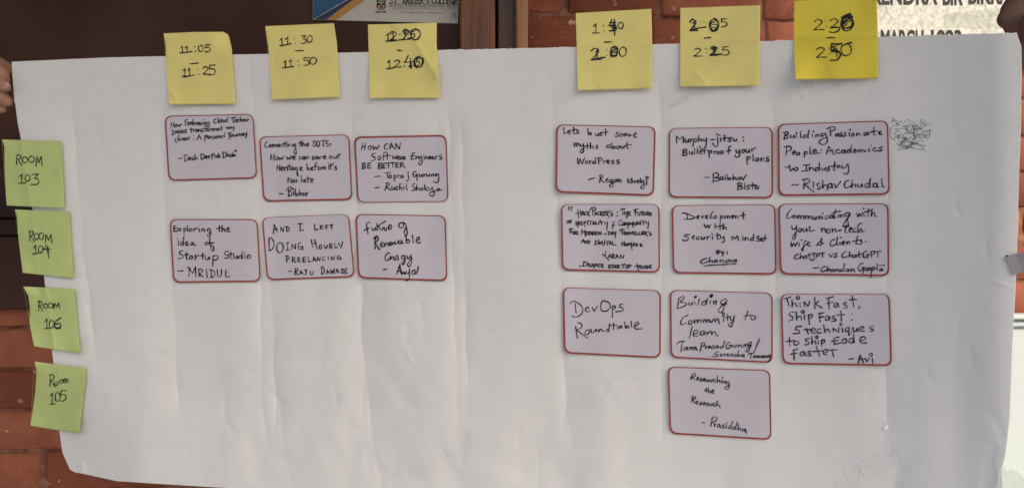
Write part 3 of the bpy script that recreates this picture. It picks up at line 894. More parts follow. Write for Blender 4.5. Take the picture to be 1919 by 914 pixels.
def session_card(quad, thick, strokes, label, name_strokes=None, rad=12.5):
    quad = [np.array(p, float) for p in quad]
    c = sum(quad) / 4
    root = thing('session_card', card_surf(c[0], c[1], 0)[None][0] if False else on_sheet(c[0], c[1], h_low(c[0], c[1])), label, 'card', 'handwritten session cards on the sheet')
    out = rounded(quad, (0, 0, 0, 0), rad)
    # card body: fan rings from outline to centre so that it follows the sheet
    rings = 9
    V = []
    N = len(out)
    for k in range(rings):
        s = 1 - k / rings
        p = c + (out - c) * s
        V.append(card_surf(p[:, 0], p[:, 1], 0.0))
    V = np.concatenate(V + [card_surf(np.array([c[0]]), np.array([c[1]]), 0.0), card_surf(out[:, 0], out[:, 1], -CARD_LIFT * 0.55)])
    Fc = []
    for k in range(rings - 1):
        for i in range(N):
            j = (i + 1) % N
            Fc.append((k * N + i, (k + 1) * N + i, (k + 1) * N + j, k * N + j))
    ctr = rings * N
    for i in range(N):
        Fc.append(((rings - 1) * N + i, ctr, (rings - 1) * N + (i + 1) % N))
        j = (i + 1) % N
        Fc.append((ctr + 1 + i, i, j, ctr + 1 + j))
    obj('card', V, Fc, M['card'], root, smooth=False)
    inn = rounded(quad, [t_ * 1.12 for t_ in thick], rad - 1.5)
    # match counts: resample both by angle index
    def resample(p, n=220):
        p = np.vstack([p, p[:1]]); d = np.concatenate([[0], np.cumsum(np.linalg.norm(np.diff(p, axis=0), axis=1))]); d /= d[-1]
        t = np.linspace(0, 1, n, endpoint=False)
        return np.stack([np.interp(t, d, p[:, 0]), np.interp(t, d, p[:, 1])], 1)
    o1, i1 = resample(out), resample(inn)
    n = len(o1)
    VB = np.concatenate([card_surf(o1[:, 0], o1[:, 1], 0.00015), card_surf(i1[:, 0], i1[:, 1], 0.00015)])
    obj('printed_border', VB, [(i, n + i, n + (i + 1) % n, (i + 1) % n) for i in range(n)], M['border'], root)
    v, f = ribbon(strokes, card_surf, 0.0003)
    obj('handwritten_title', v, f, M['ink'], root)
    if name_strokes:
        v, f = ribbon(name_strokes, card_surf, 0.0003)
        obj('handwritten_name', v, f, M['ink'], root)
    return root

def writer(ox, oy, zoom, h, w=2.4, slant=0.08, **kw):
    """turn word rows measured on an enlargement (origin ox, oy, scale sc) into photo-pixel strokes"""
    def go(rows):
        st = []
        for r in rows:
            if isinstance(r[0], str):
                t, x0, y0, x1, y1 = r[:5]
                hh = r[5] if len(r) > 5 else h
                k = dict(kw)
                if len(r) > 6: k.update(r[6])
                st += word(t, ox + x0 / zoom, oy + y0 / zoom, ox + x1 / zoom, oy + y1 / zoom, hh / zoom, k.pop('slant', slant), k.pop('w', w), **k)
            else:
                pts, ww = r
                st.append(([(ox + p[0] / zoom, oy + p[1] / zoom) for p in pts], ww))
        return st
    return go
def trace(ox, oy, zoom, w, text):
    """pen strokes measured on an enlargement; 'o x y r' is a small ring, 'b ...' a blob"""
    st = []
    for t in text.replace('\n', '|').split('|'):
        n = t.split()
        if not n: continue
        ww = 0.93 * w * random.uniform(0.88, 1.14)
        if n[0] == 'o':
            x, y, r = [float(v) for v in n[1:]]
            pts = [(x + r * math.cos(a), y + r * math.sin(a)) for a in np.linspace(-1.6, 4.75, 9)]
        else:
            if n[0] == 'b': n = n[1:]; ww = w * 2.3
            v = [float(k) for k in n]
            pts = list(zip(v[0::2], v[1::2]))
            if len(pts) == 2 and abs(pts[0][0] - pts[1][0]) + abs(pts[0][1] - pts[1][1]) < 5: ww *= 1.35
        st.append(([(ox + a / zoom, oy + b / zoom) for a, b in pts], ww))
    return st
def q(ox, oy, sc, *pts):
    return [(ox + x / sc, oy + y / sc) for x, y in pts]

# --- left block, first row
c = (290, 200, 5.376); W = writer(*c, 33, 1.9, 0.06, alt={'y': 'y2'})
session_card(q(*c, (97, 93), (992, 73), (1032, 722), (137, 748)), (1.6, 1.8, 2.4, 2.6),
  trace(*c, 1.8, """168 162 162 218|192 160 196 210|164 192 194 184|215 178 205 190 210 205 222 200 224 184 214 178|232 178 236 200|236 200 248 186|248 186 252 198|252 198 268 172|330 128 308 140 306 165 310 190 335 182|308 162 330 155|338 160 342 188 345 165 355 158 358 184 362 162 372 158 376 184|385 128 388 182 398 160 408 170 400 184 388 182|416 158 420 184|420 166 432 158|452 160 438 162 436 180 448 182 454 160 458 180|482 158 468 162 468 180 484 180|492 158 494 182|492 132 493 133|502 158 506 184|506 166 516 156 522 180|545 156 530 158 530 178 546 174|547 156 550 200 538 208 532 196
622 125 600 132 595 155 605 168 625 160|640 108 640 162|665 130 652 140 656 158 670 156 674 140 665 130|685 130 688 152 702 154 712 130 714 155|728 130 715 138 716 155 730 150|738 100 735 155|768 118 815 105|790 112 790 165|808 142 828 135 822 125 810 130 808 150 822 158 832 152|850 128 836 134 836 150 852 150|862 105 862 152 872 132 882 132 884 150|893 128 895 150 900 132 910 128 914 148|930 122 918 132 922 146 934 144 938 130 930 122|942 130 960 127
172 235 180 240 175 285 190 280|205 245 194 255 198 270 212 268 215 252 205 245|240 240 225 246 225 262 240 260|243 242 245 285 235 305 225 298|255 240 258 262|255 222 256 223|270 255 288 248 282 238 270 244 270 260 284 266 292 260|318 232 302 238 306 248 322 254 314 264 300 264|365 215 368 262|355 235 385 225|388 230 392 258|392 240 405 230|425 228 410 234 412 252 425 250 430 230 434 252|442 228 445 250 450 232 460 228 464 250|488 222 474 228 476 238 490 244 482 252 470 252|525 195 508 200 508 252|495 225 525 220|535 222 525 232 528 246 540 244 544 230 535 222|553 222 556 248|556 230 570 222|578 220 580 246 586 226 595 222 598 244 606 224 616 222 620 244|630 232 648 226 642 216 630 222 630 238 645 242|668 215 655 220 656 238 670 234|676 190 676 238|722 205 726 228 732 210 742 206 745 226 754 208 764 206 768 226|776 200 780 220 792 216 798 196|798 198 798 235 785 250
218 318 204 326 206 350 222 360|245 318 232 324 234 342 246 340 250 320 254 342|264 318 268 342|268 326 280 318|288 330 304 324 298 314 288 320 288 336 302 340|312 326 328 320 322 310 312 316 312 332 326 336|338 308 342 334|342 316 355 306|390 295 391 296|392 328 393 329|425 335 445 280|445 280 468 330|432 312 462 308|508 300 502 350|498 300 520 288 530 300 508 318|535 312 552 306 546 296 535 302 535 318 550 322|562 298 566 322|566 306 578 298|600 295 586 300 590 310 604 314 596 324 584 322|620 296 610 304 614 318 626 316 628 304 620 296|638 294 640 316 646 298 656 294 660 315|680 290 668 296 668 310 682 308 686 292|702 258 700 300 708 304|735 270 770 262|752 266 755 320 742 325|775 280 765 288 768 302 780 300 784 288 775 280|795 278 798 298 812 298 820 276 824 300|832 276 836 298|836 284 848 276|854 274 858 296 862 278 872 274 876 294|884 284 900 278 894 268 884 274 884 290 898 294|905 266 908 282 920 280 928 258|928 260 925 295 912 315"""),
  'lilac card about embracing cloud technologies, with three small lines of writing at its top',
  trace(*c, 1.8, """242 523 278 518|300 488 305 548|292 490 320 488 335 515 325 540 302 550|345 528 364 520 358 510 346 516 346 534 362 540|392 505 376 510 380 522 396 526 386 538 374 536|405 485 408 535 416 515 426 514 430 530|465 478 468 532|458 480 488 478 500 502 490 522 466 534|510 512 528 506 522 496 510 502 510 520 526 524|540 508 558 502 552 492 540 498 540 516 556 520|575 478 578 540|570 480 595 474 602 488 580 502|622 490 608 496 610 514 624 510 628 492 632 512|642 470 642 515|660 488 645 500|645 500 660 515|685 458 692 515|680 460 705 460 718 485 708 508 690 515|728 455 728 505 738 485 750 484 752 505|768 482 758 490 760 504 772 502 776 488 768 482|782 455 784 502 792 485 802 488 798 502 784 502|808 480 812 496|o 815 447 8"""))
c = (470, 240, 6.095); W = writer(*c, 41, 2.0, 0.04, alt={'e': 'e2'})
session_card(q(*c, (92, 98), (1125, 73), (1162, 822), (142, 842)), (1.4, 2.2, 2.8, 2.6),
  trace(*c, 2.0, """195 158 170 168 162 200 172 222 200 215|222 188 210 200 216 218 232 214 234 194 222 188|246 188 248 218 250 196 262 188 268 216|280 188 282 216 284 194 296 188 302 214|312 204 330 198 326 186 314 192 312 210 330 212|358 186 344 194 346 212 362 210|380 160 382 205 395 212|366 184 398 180|410 184 412 212|408 165 409 166|425 186 428 212 430 192 446 184 452 210|500 185 482 188 480 206 498 205|510 182 516 240 518 290 508 300 495 285 492 265 512 225
570 150 566 208|550 172 592 168|590 148 586 208 596 182 610 180 614 206|630 195 658 188 652 175 636 180 630 200 645 210 664 204|715 148 715 208|712 150 738 155 745 180 735 205 712 210|765 150 752 170 754 200 770 212 784 195 782 160 765 150|800 148 848 142|825 148 828 208|885 148 862 152 858 172 880 180 884 202 858 208|908 180 909 181|910 203 911 204
232 298 228 362|268 300 264 370|232 338 268 332|300 330 285 342 290 362 308 362 315 345 300 330|325 335 332 362 350 340 358 358 378 318|410 330 420 360 435 338 445 358 462 322|478 345 505 335 498 322 482 328 478 350 490 362 510 352|572 325 555 332 550 348 562 358 580 350|612 325 595 332 594 352 610 355 618 330 624 356|636 326 638 354 642 332 658 326 666 352|722 328 705 330 706 342 722 350 715 362 698 358|756 325 740 330 738 350 754 352 762 328 768 354|778 326 790 354 808 318|828 338 856 328 850 318 834 322 828 340 840 354 860 348|915 318 898 328 900 346 918 348 928 332 915 318|945 318 948 340 962 346 976 330 978 312 982 344|998 300 1000 345|1000 318 1022 296
302 425 298 490|332 425 330 490|300 460 332 455|345 465 368 456 362 445 348 452 346 475 358 486 374 476|385 445 388 486|388 460 408 448|418 448 420 484|416 430 417 431|440 412 440 482|425 440 462 432|480 445 462 452 462 475 478 476 486 448 490 478|528 450 508 455 506 475 526 475|530 450 536 520 540 552 526 530 524 500|562 465 588 458 582 445 566 450 562 470 575 484 594 478|640 408 646 478 655 455 672 460 670 478 646 476|690 465 712 455 705 445 692 452 690 470 702 480 716 474|760 395 742 398 736 420 738 478|718 440 758 432|782 445 768 455 772 474 788 474 796 458 782 445|808 445 810 474|810 458 826 445|830 462 852 452 846 440 832 448 832 466 844 474 856 468|890 425 892 472|886 402 887 403|912 400 914 472|898 425 932 420|938 398 940 415|982 435 962 440 962 452 980 460 975 475 955 474
428 558 424 624|410 590 452 578|470 588 456 602 462 620 480 616 484 598 470 588|512 588 498 600 502 618 518 618 526 600 512 588|575 542 578 618|615 588 598 594 598 614 612 616 620 590 626 618|650 545 652 620|632 582 678 572|682 605 710 596 704 580 688 586 684 608 696 624 716 616"""),
  'lilac card reading Connecting the DOTS, its lines stepping to the right',
  trace(*c, 2.0, """325 752 378 750|430 690 436 775|402 715 425 680 455 672 470 690 450 715 436 722 465 735 470 760 440 778 425 772|488 715 490 768|486 695 487 696|508 690 512 770 525 745 540 755 535 772 512 770|555 700 556 770 566 740 580 740 584 770|604 740 594 755 600 770 614 766 616 748 604 740|632 735 634 778|634 750 652 735"""))
c = (650, 240, 6.095); W = writer(*c, 45, 2.0, 0.08, alt={'g': 'g2', 'y': 'y2'})
session_card(q(*c, (80, 98), (1138, 78), (1162, 838), (118, 848)), (2.9, 2.2, 0.9, 2.8),
  trace(*c, 2.0, """180 175 168 248|212 172 205 248|172 215 210 208|262 205 245 222 252 246 275 242 282 218 262 205|300 205 308 245 328 215 342 242 368 198|468 180 440 190 428 222 440 244 468 238|488 242 505 175|505 175 540 240|495 220 530 214|555 240 558 178|558 178 600 242|600 242 612 172
325 288 300 292 285 310 300 328 322 335 318 362 282 375|372 320 355 335 360 362 378 362 386 338 372 320|448 275 425 282 422 310 418 368|405 325 450 318|462 288 462 362|440 320 500 312|520 318 530 355 550 325 562 352 578 315|608 322 586 330 586 354 600 356 610 340 611 322 614 356 622 357|630 325 634 356|634 338 650 325|642 345 668 338 660 325 646 332 646 352 672 356
780 282 740 290|752 288 735 360|735 360 778 352|725 322 775 315|790 322 792 352 798 330 812 322 818 350|850 325 830 330 830 352 850 348|855 325 862 385 840 420 820 412 825 390 860 365|880 325 884 355|880 308 881 309|898 328 902 356 905 335 920 328 928 354|935 345 960 335 952 324 938 330 938 350 962 354|968 342 995 335 986 324 972 330 972 350 998 354|1010 322 1014 358|1014 336 1035 318|1085 308 1060 315 1065 332 1085 342 1075 358 1055 356
180 402 180 462|175 405 200 400 212 412 198 428 182 430 208 438 205 458 172 465|272 400 240 405|240 405 238 460|238 460 275 455|238 432 268 428|365 402 362 462|358 405 388 400 396 414 365 432 395 438 390 458 355 464|440 402 412 405|412 405 412 460|412 460 440 455|412 432 438 428|450 402 500 396|475 402 476 452|500 398 548 394|524 398 525 452|590 396 560 400|560 400 560 450|560 450 592 446|560 424 586 420|612 398 612 450|608 398 640 396 648 410 615 422|620 422 668 452"""),
  'lilac card asking how software engineers can be better, beside the empty middle of the sheet',
  trace(*c, 2.0, """318 556 378 550|432 515 500 505|462 512 465 572|498 535 482 550 488 570 505 568 510 545 498 535|535 540 545 605|538 550 560 540 565 560 542 572|585 535 588 572|588 550 605 536|632 538 615 545 615 566 632 566 640 540 646 568|700 530 704 580 690 605 675 598|700 505 701 506|795 495 765 505 755 535 768 558 792 545 800 525 802 600|778 535 812 530|825 525 828 550 845 552 858 525 860 555|875 528 880 556 885 535 900 528|910 525 915 548 930 550 942 525 946 552|960 525 964 552 970 535 985 525 992 550|1025 522 1008 530 1010 548 1030 542 1045 520 1050 575 1035 622 1000 615 985 608|315 682 370 678|455 640 435 712|445 632 475 625 488 645 450 672|450 672 498 710|515 668 515 695 532 702 545 672 548 702|582 668 562 675 566 690 580 698 570 710 552 706|608 632 600 705 612 680 628 678 630 705|652 670 652 705|652 640 653 641|685 640 680 690 692 705|778 638 750 645 748 668 775 682 770 708 738 715|800 645 792 712 805 685 822 685 825 712|862 685 842 690 840 710 858 710 868 685 872 712|888 650 890 712|920 672 892 695|892 695 925 715|935 680 940 705 965 698 975 675|975 678 998 740 985 775 960 775 945 760 955 735 1010 720|1050 690 1030 695 1030 715 1048 712 1055 690 1062 712 1088 700"""))
# --- left block, second row
c = (310, 395, 6.305); W = writer(*c, 50, 2.1, 0.05, alt={'h': 'h2', 'e': 'e2', 'a': 'a2', 'f': 'f2'})
session_card(q(*c, (48, 97), (1088, 97), (1126, 838), (90, 850)), (1.7, 2.0, 2.6, 2.6),
  trace(*c, 2.1, """130 172 98 182|98 182 100 245|100 245 135 238|98 212 130 205|145 205 185 235|182 200 150 240|218 205 220 280|220 215 242 205 248 228 222 240|262 175 265 240|300 210 285 222 288 240 308 238 315 220 300 210|335 205 340 242|340 220 368 205 385 215|400 210 402 245|405 178 406 179|428 210 430 245 435 220 455 212 462 245|525 210 500 212 495 238 520 238|530 208 535 265 520 305 500 300 505 278 535 248
640 172 635 248|605 210 665 200|670 172 665 248 678 215 695 215 700 245|722 225 752 212 745 200 728 206 720 230 735 248 762 240|152 355 155 410|140 328 141 329|200 365 180 372 178 398 198 400 212 372|218 305 212 365 215 405|238 388 265 378 258 365 242 370 238 392 255 408 275 398|325 372 302 376 298 400 318 402 330 378 335 400 362 406|485 368 470 380 472 402 492 402 500 382 485 368|540 328 522 335 528 400 550 468 572 460 568 425 540 405|498 385 575 375
210 470 172 480 165 505 200 520 205 550 152 565|248 490 250 565 268 568|225 520 280 512|312 530 290 536 288 562 308 564 320 535 328 566|352 520 358 572|358 545 392 520 398 528|440 500 442 572|415 530 470 522|472 535 478 568 500 575 518 545 520 575|560 530 562 580 558 655|560 540 595 525 622 545 605 575 560 580|745 478 705 485 700 510 740 525 740 552 690 562|775 485 772 558 790 565|750 512 808 505|808 520 812 555 832 560 848 530 852 562|900 525 872 535 868 555 890 560 908 530|912 475 905 530 910 565|938 525 940 560 950 565|938 495 939 496|985 520 968 535 972 558 995 558 1010 538 985 520"""),
  'lilac card about exploring the idea of a startup studio, lower left of the first block',
  trace(*c, 2.1, """145 710 205 708|262 668 285 672|285 672 275 775|285 672 320 735|320 735 355 660|355 660 358 775|392 690 400 772|385 690 430 690 438 715 400 738|400 738 440 778|485 685 492 785|535 690 545 785|522 692 570 710 585 745 560 780 535 788|612 695 618 765 640 778 660 750 662 690|715 700 712 770 735 782 762 765"""))
c = (480, 395, 6.305); W = writer(*c, 55, 2.0, 0.0, small_caps=True, sc=.62)
session_card(q(*c, (66, 78), (1098, 38), (1166, 783), (128, 820)), (0.8, 2.0, 2.6, 2.4),
  trace(*c, 2.0, """205 268 212 158|212 158 250 248|205 222 250 210|288 242 292 192|292 192 322 248|322 248 326 192|358 185 362 242|352 185 385 198 392 225 362 245|495 155 545 150|520 152 522 228|510 235 562 226|690 158 692 225|692 225 735 218|790 172 758 175|758 175 760 215|760 215 792 210|758 192 785 190|850 168 822 172|822 172 825 215|822 192 845 190|868 168 905 165|888 168 892 212
150 328 155 468|145 330 175 318 205 360 210 410 185 455 150 470|280 375 248 400 242 450 265 490 300 485 320 440 312 395 280 375|355 380 388 376|372 378 372 465|355 466 395 460|420 455 422 395|422 395 462 450|462 450 465 390|525 378 500 390 498 440 525 455 545 430|515 425 550 420|550 420 548 460|652 342 665 425|690 340 720 452|658 390 712 380|762 400 745 420 752 445 772 440 775 415 762 400|805 400 812 435 832 440 842 400|868 390 872 445|865 392 892 390 895 410 872 418|872 418 905 445|928 380 932 435|932 435 962 430|970 380 990 410|1022 368 1000 440
345 530 390 540|362 528 362 605|355 570 400 562|428 545 430 605|428 545 455 548 455 570 430 575|430 575 468 605|518 548 492 550|492 550 495 600|495 600 525 596|492 575 515 572|588 545 558 550 556 600 590 598|558 575 582 572|615 545 618 602|618 602 650 598|668 600 682 545|682 545 705 592|672 580 700 575|722 590 725 545|725 545 752 588|752 588 758 540|808 540 785 555 788 582 812 582|850 540 852 582|888 580 890 540|890 540 920 575|920 575 925 535|985 525 965 535 958 560 975 572 995 550|985 545 1000 545|1000 545 1002 575"""),
  'lilac card about leaving hourly freelancing, written in capitals',
  trace(*c, 2.0, """378 714 420 712|462 675 458 755|455 682 490 680 492 705 460 712|460 712 492 755|512 752 528 705|528 705 550 748|515 732 545 728|568 700 600 698|588 700 588 748 565 752|640 705 640 745 665 752 680 710|775 658 772 745|770 660 795 665 805 700 790 740 770 752|830 745 842 695|842 695 862 740|832 725 858 720|878 695 888 740|888 740 902 705|902 705 915 738|915 738 925 685|942 735 955 685|955 685 978 732|945 715 972 712|1010 685 1014 740|1008 685 1035 695 1038 725 1012 742|1048 685 1075 682|1060 684 1062 740|1050 742 1078 736"""))
c = (650, 395, 6.305); W = writer(*c, 54, 2.2, 0.12, link=True, alt={**SCRIPT, 'E': 'E2', 'R': 'R2'})
session_card(q(*c, (98, 37), (1168, 55), (1188, 833), (132, 797)), (1.6, 2.2, 2.9, 2.8),
  W([([(272, 140), (248, 136), (234, 150), (238, 205), (250, 276)], 2.2), ([(203, 230), (235, 213), (266, 203)], 2.2), ([(300, 195), (302, 220), (318, 230), (336, 212), (340, 192), (346, 226)], 2.2), ([(358, 152), (359, 190), (364, 232)], 2.2), ([(366, 182), (410, 150), (456, 122)], 2.1),
     ([(378, 178), (392, 214), (412, 226), (426, 200), (442, 198), (440, 216), (462, 232), (470, 198)], 2.2), ([(490, 206), (528, 192), (522, 168), (502, 170), (490, 200), (504, 222), (530, 212)], 2.2),
     ([(655, 140), (622, 150), (615, 182), (640, 202), (668, 184), (672, 152), (652, 140), (690, 150), (706, 200), (714, 262), (700, 293), (684, 285), (680, 240), (702, 190)], 2.2),
     ([(352, 300), (332, 352), (334, 445)], 2.4), ([(318, 330), (345, 297), (368, 310), (366, 346), (336, 372)], 2.4), ([(338, 372), (360, 420), (386, 456)], 2.4), ([(400, 406), (426, 390), (420, 371), (402, 380), (398, 410), (415, 428), (440, 414)], 2.2), ([(444, 384), (450, 420), (454, 392), (470, 378), (480, 390), (490, 414)], 2.2),
     ([(495, 398), (518, 384), (512, 367), (496, 380), (500, 404), (524, 402)], 2.2), ([(530, 365), (540, 394), (560, 380), (565, 364), (575, 392), (598, 378), (606, 356)], 2.2), ([(644, 350), (620, 352), (610, 375), (630, 386), (645, 364)], 2.2), ([(648, 350), (654, 380), (666, 384)], 2.2), ([(700, 282), (702, 376)], 2.3), ([(703, 356), (725, 340), (742, 356), (728, 378), (704, 376)], 2.2), ([(775, 288), (780, 330), (786, 376)], 2.3), ([(822, 352), (856, 335), (850, 310), (828, 318), (820, 350), (836, 378), (872, 372)], 2.2),
     ([(508, 498), (474, 505), (451, 555), (466, 586), (500, 572), (518, 535), (520, 572), (536, 545), (552, 545), (556, 570), (576, 575), (582, 530), (602, 528), (606, 582)], 2.2), ([(684, 530), (654, 530), (645, 560), (664, 570), (686, 545)], 2.2), ([(690, 528), (684, 600), (662, 636), (652, 612), (690, 580)], 2.2), ([(712, 530), (720, 564), (745, 553), (756, 520)], 2.2), ([(756, 522), (766, 590), (742, 656), (718, 640), (738, 594), (772, 562)], 2.2)]),
  'lilac card about the future of renewable energy, in looping script',
  W([('-', 418, 722, 475, 720), ([(586, 748), (606, 700), (628, 630)], 2.4), ([(628, 632), (634, 690), (645, 752)], 2.4), ([(590, 722), (640, 706)], 2.2), ([(648, 712), (656, 742), (672, 722), (682, 746), (700, 716), (706, 742), (730, 732), (742, 690)], 2.2), ([(738, 720), (738, 790), (718, 822), (700, 816)], 2.3), ([(804, 698), (776, 708), (768, 740), (788, 750), (810, 716)], 2.3), ([(842, 658), (838, 700), (818, 746), (804, 728)], 2.3)]))
# --- right block, first row
c = (1030, 225, 6.095); W = writer(*c, 48, 2.1, 0.04, alt={'y': 'y2', 'e': 'e2'})
session_card(q(*c, (75, 50), (1212, 75), (1192, 868), (66, 828)), (1.5, 2.8, 3.0, 2.8),
  trace(*c, 2.1, """160 88 165 155|165 155 190 150|205 140 235 130 225 118 208 125 206 145 220 158 240 150|275 85 275 150 290 155|250 120 310 108|335 120 312 122 312 135 335 142 325 155 300 152|438 98 442 165 455 145 475 150 470 168 442 166|525 150 526 172 545 178 560 155 562 180|600 140 580 145 582 158 600 165 592 180 572 176|640 105 640 180|618 145 670 135|788 142 762 148 765 162 785 172 775 190 750 188|815 155 800 170 806 190 825 186 830 165 815 155|845 155 850 188 858 160 872 158 876 186 885 162 902 160 905 190 918 172 935 175|965 175 995 160 985 145 968 155 962 180 975 200 1000 195
278 255 282 305 290 270 302 262 305 305 315 270 330 265 335 300|350 275 355 300 375 298 388 268|388 270 390 345 372 375 350 365 355 345 395 320|430 262 432 325|400 300 470 290|468 260 465 325 478 302 495 300 498 325|552 290 530 292 532 305 552 312 545 325 525 322|685 285 660 290 650 310 668 322 688 300 695 318|708 258 712 325 728 300 748 308 740 325 712 325|790 295 768 305 770 325 792 322 800 305 790 295|815 298 820 320 838 320 850 295 855 320|885 258 885 322 905 330|862 295 930 280
318 435 320 500|335 500 345 440|345 440 370 500|370 500 400 432|425 465 410 478 415 495 432 492 436 474 425 465|455 465 460 500|460 480 482 465|515 470 495 478 495 495 515 492|525 430 525 495|560 440 562 500|550 435 590 432 600 452 562 470|615 465 620 500|620 480 638 462|655 480 680 472 672 460 656 466 655 485 668 498 685 490|735 462 712 465 715 478 735 484 728 500 705 498|795 455 770 460 772 472 795 482 788 500 765 495"""),
  'lilac card about busting myths about a blogging tool, top left of the right block',
  trace(*c, 2.1, """445 680 522 660|580 640 572 715|570 635 600 625 610 648 578 670|578 670 625 720|640 690 668 680 660 668 645 675 640 695 655 710 675 702|720 680 695 685 690 705 712 708|722 680 725 745 705 765 685 755 695 735 735 715|768 678 748 684 745 704 762 704 775 680 778 705|790 675 794 708 798 685 812 678 815 712|890 665 895 720|930 675 895 695|895 695 925 720|940 665 940 720 950 698 965 698 968 720|1000 690 980 695 980 715 998 712 1005 688|1030 690 1012 696 1012 716 1030 712|1040 665 1038 715|1070 690 1050 695 1050 715 1070 712|1075 690 1080 765 1060 782 1040 770 1050 750 1090 728|1108 690 1110 738|o 1114 658 14"""))
c = (1240, 225, 5.895); W = writer(*c, 46, 2.2, 0.06, alt={'y': 'y2'})
session_card(q(*c, (80, 90), (1228, 78), (1232, 865), (76, 858)), (1.1, 2.8, 2.8, 2.4),
  trace(*c, 2.3, """165 180 165 258|165 180 200 215|200 215 235 178|235 178 242 250|258 205 262 238 280 245 295 210 298 245|312 210 318 250|318 228 338 208|355 210 345 290|355 215 385 208 388 232 355 240|410 170 405 238 420 212 435 212 438 238|455 205 460 228 485 222 498 198|498 200 490 280 470 312 440 318 420 290|538 220 582 215|615 190 622 260 605 295 580 285 565 255|612 158 614 160|650 195 655 235|640 168 641 169|695 165 695 235|670 205 725 195|770 195 742 200 745 212 768 222 758 238 730 235|790 198 795 225 812 232 828 205 832 238|902 190 903 191|905 228 906 229
240 330 235 388|228 330 265 322 278 340 240 360 280 365 272 388 232 392|305 345 308 372 325 378 338 348 342 378|365 315 365 375|395 310 395 372|420 355 445 345 438 332 422 340 420 362 435 375 455 368|475 310 475 372|452 342 505 332|520 340 528 420|522 348 548 338 552 360 525 372|575 345 580 375|580 358 600 345|620 345 608 358 614 374 630 370 634 354 620 345|665 340 650 355 658 372 675 368 680 350 665 340|768 290 745 295 742 330 740 375|715 345 765 335
822 330 825 358 848 355 862 325|862 328 860 390 840 412 818 405 815 385|900 328 885 340 888 360 908 358 915 340 900 328|930 325 935 352 955 355 968 325 970 358|992 318 998 352|998 330 1035 305 1040 312|945 405 945 490|945 415 972 402 978 425 945 440|1008 385 1012 452|1060 418 1040 425 1038 448 1058 450 1068 420 1072 452|1095 420 1098 455 1105 428 1125 420 1130 452|1185 410 1160 415 1162 430 1182 438 1175 455 1150 455"""),
  'lilac card reading Murphy-jitsu with bulletproof plans, between two other top row cards',
  trace(*c, 2.3, """468 635 522 632|572 600 568 690|562 605 590 582 620 592 625 620 580 638 630 640 632 665 580 675|672 625 648 630 648 655 668 655 680 630 685 658|705 630 708 660|700 608 701 609|728 600 732 658 745 638 765 645 760 660 732 658|790 600 788 660 800 635 818 638 820 660|860 630 840 636 838 656 858 656 868 632 872 660|885 632 900 662|900 662 935 605|845 700 842 765|835 702 875 695 885 712 848 728 885 735 885 758 838 770|915 720 918 765|912 698 913 699|970 720 945 725 948 740 970 748 960 765 938 762|1005 695 1005 760|980 725 1040 718|1060 728 1035 735 1038 758 1058 755 1068 730 1070 765"""))
c = (1440, 220, 5.7125); W = writer(*c, 50, 2.2, 0.06, link=True, alt={'g': 'g2', 'y': 'y2', 'e': 'e2', 'n': 'n2', 'u': 'u2', 'd': 'd2'})
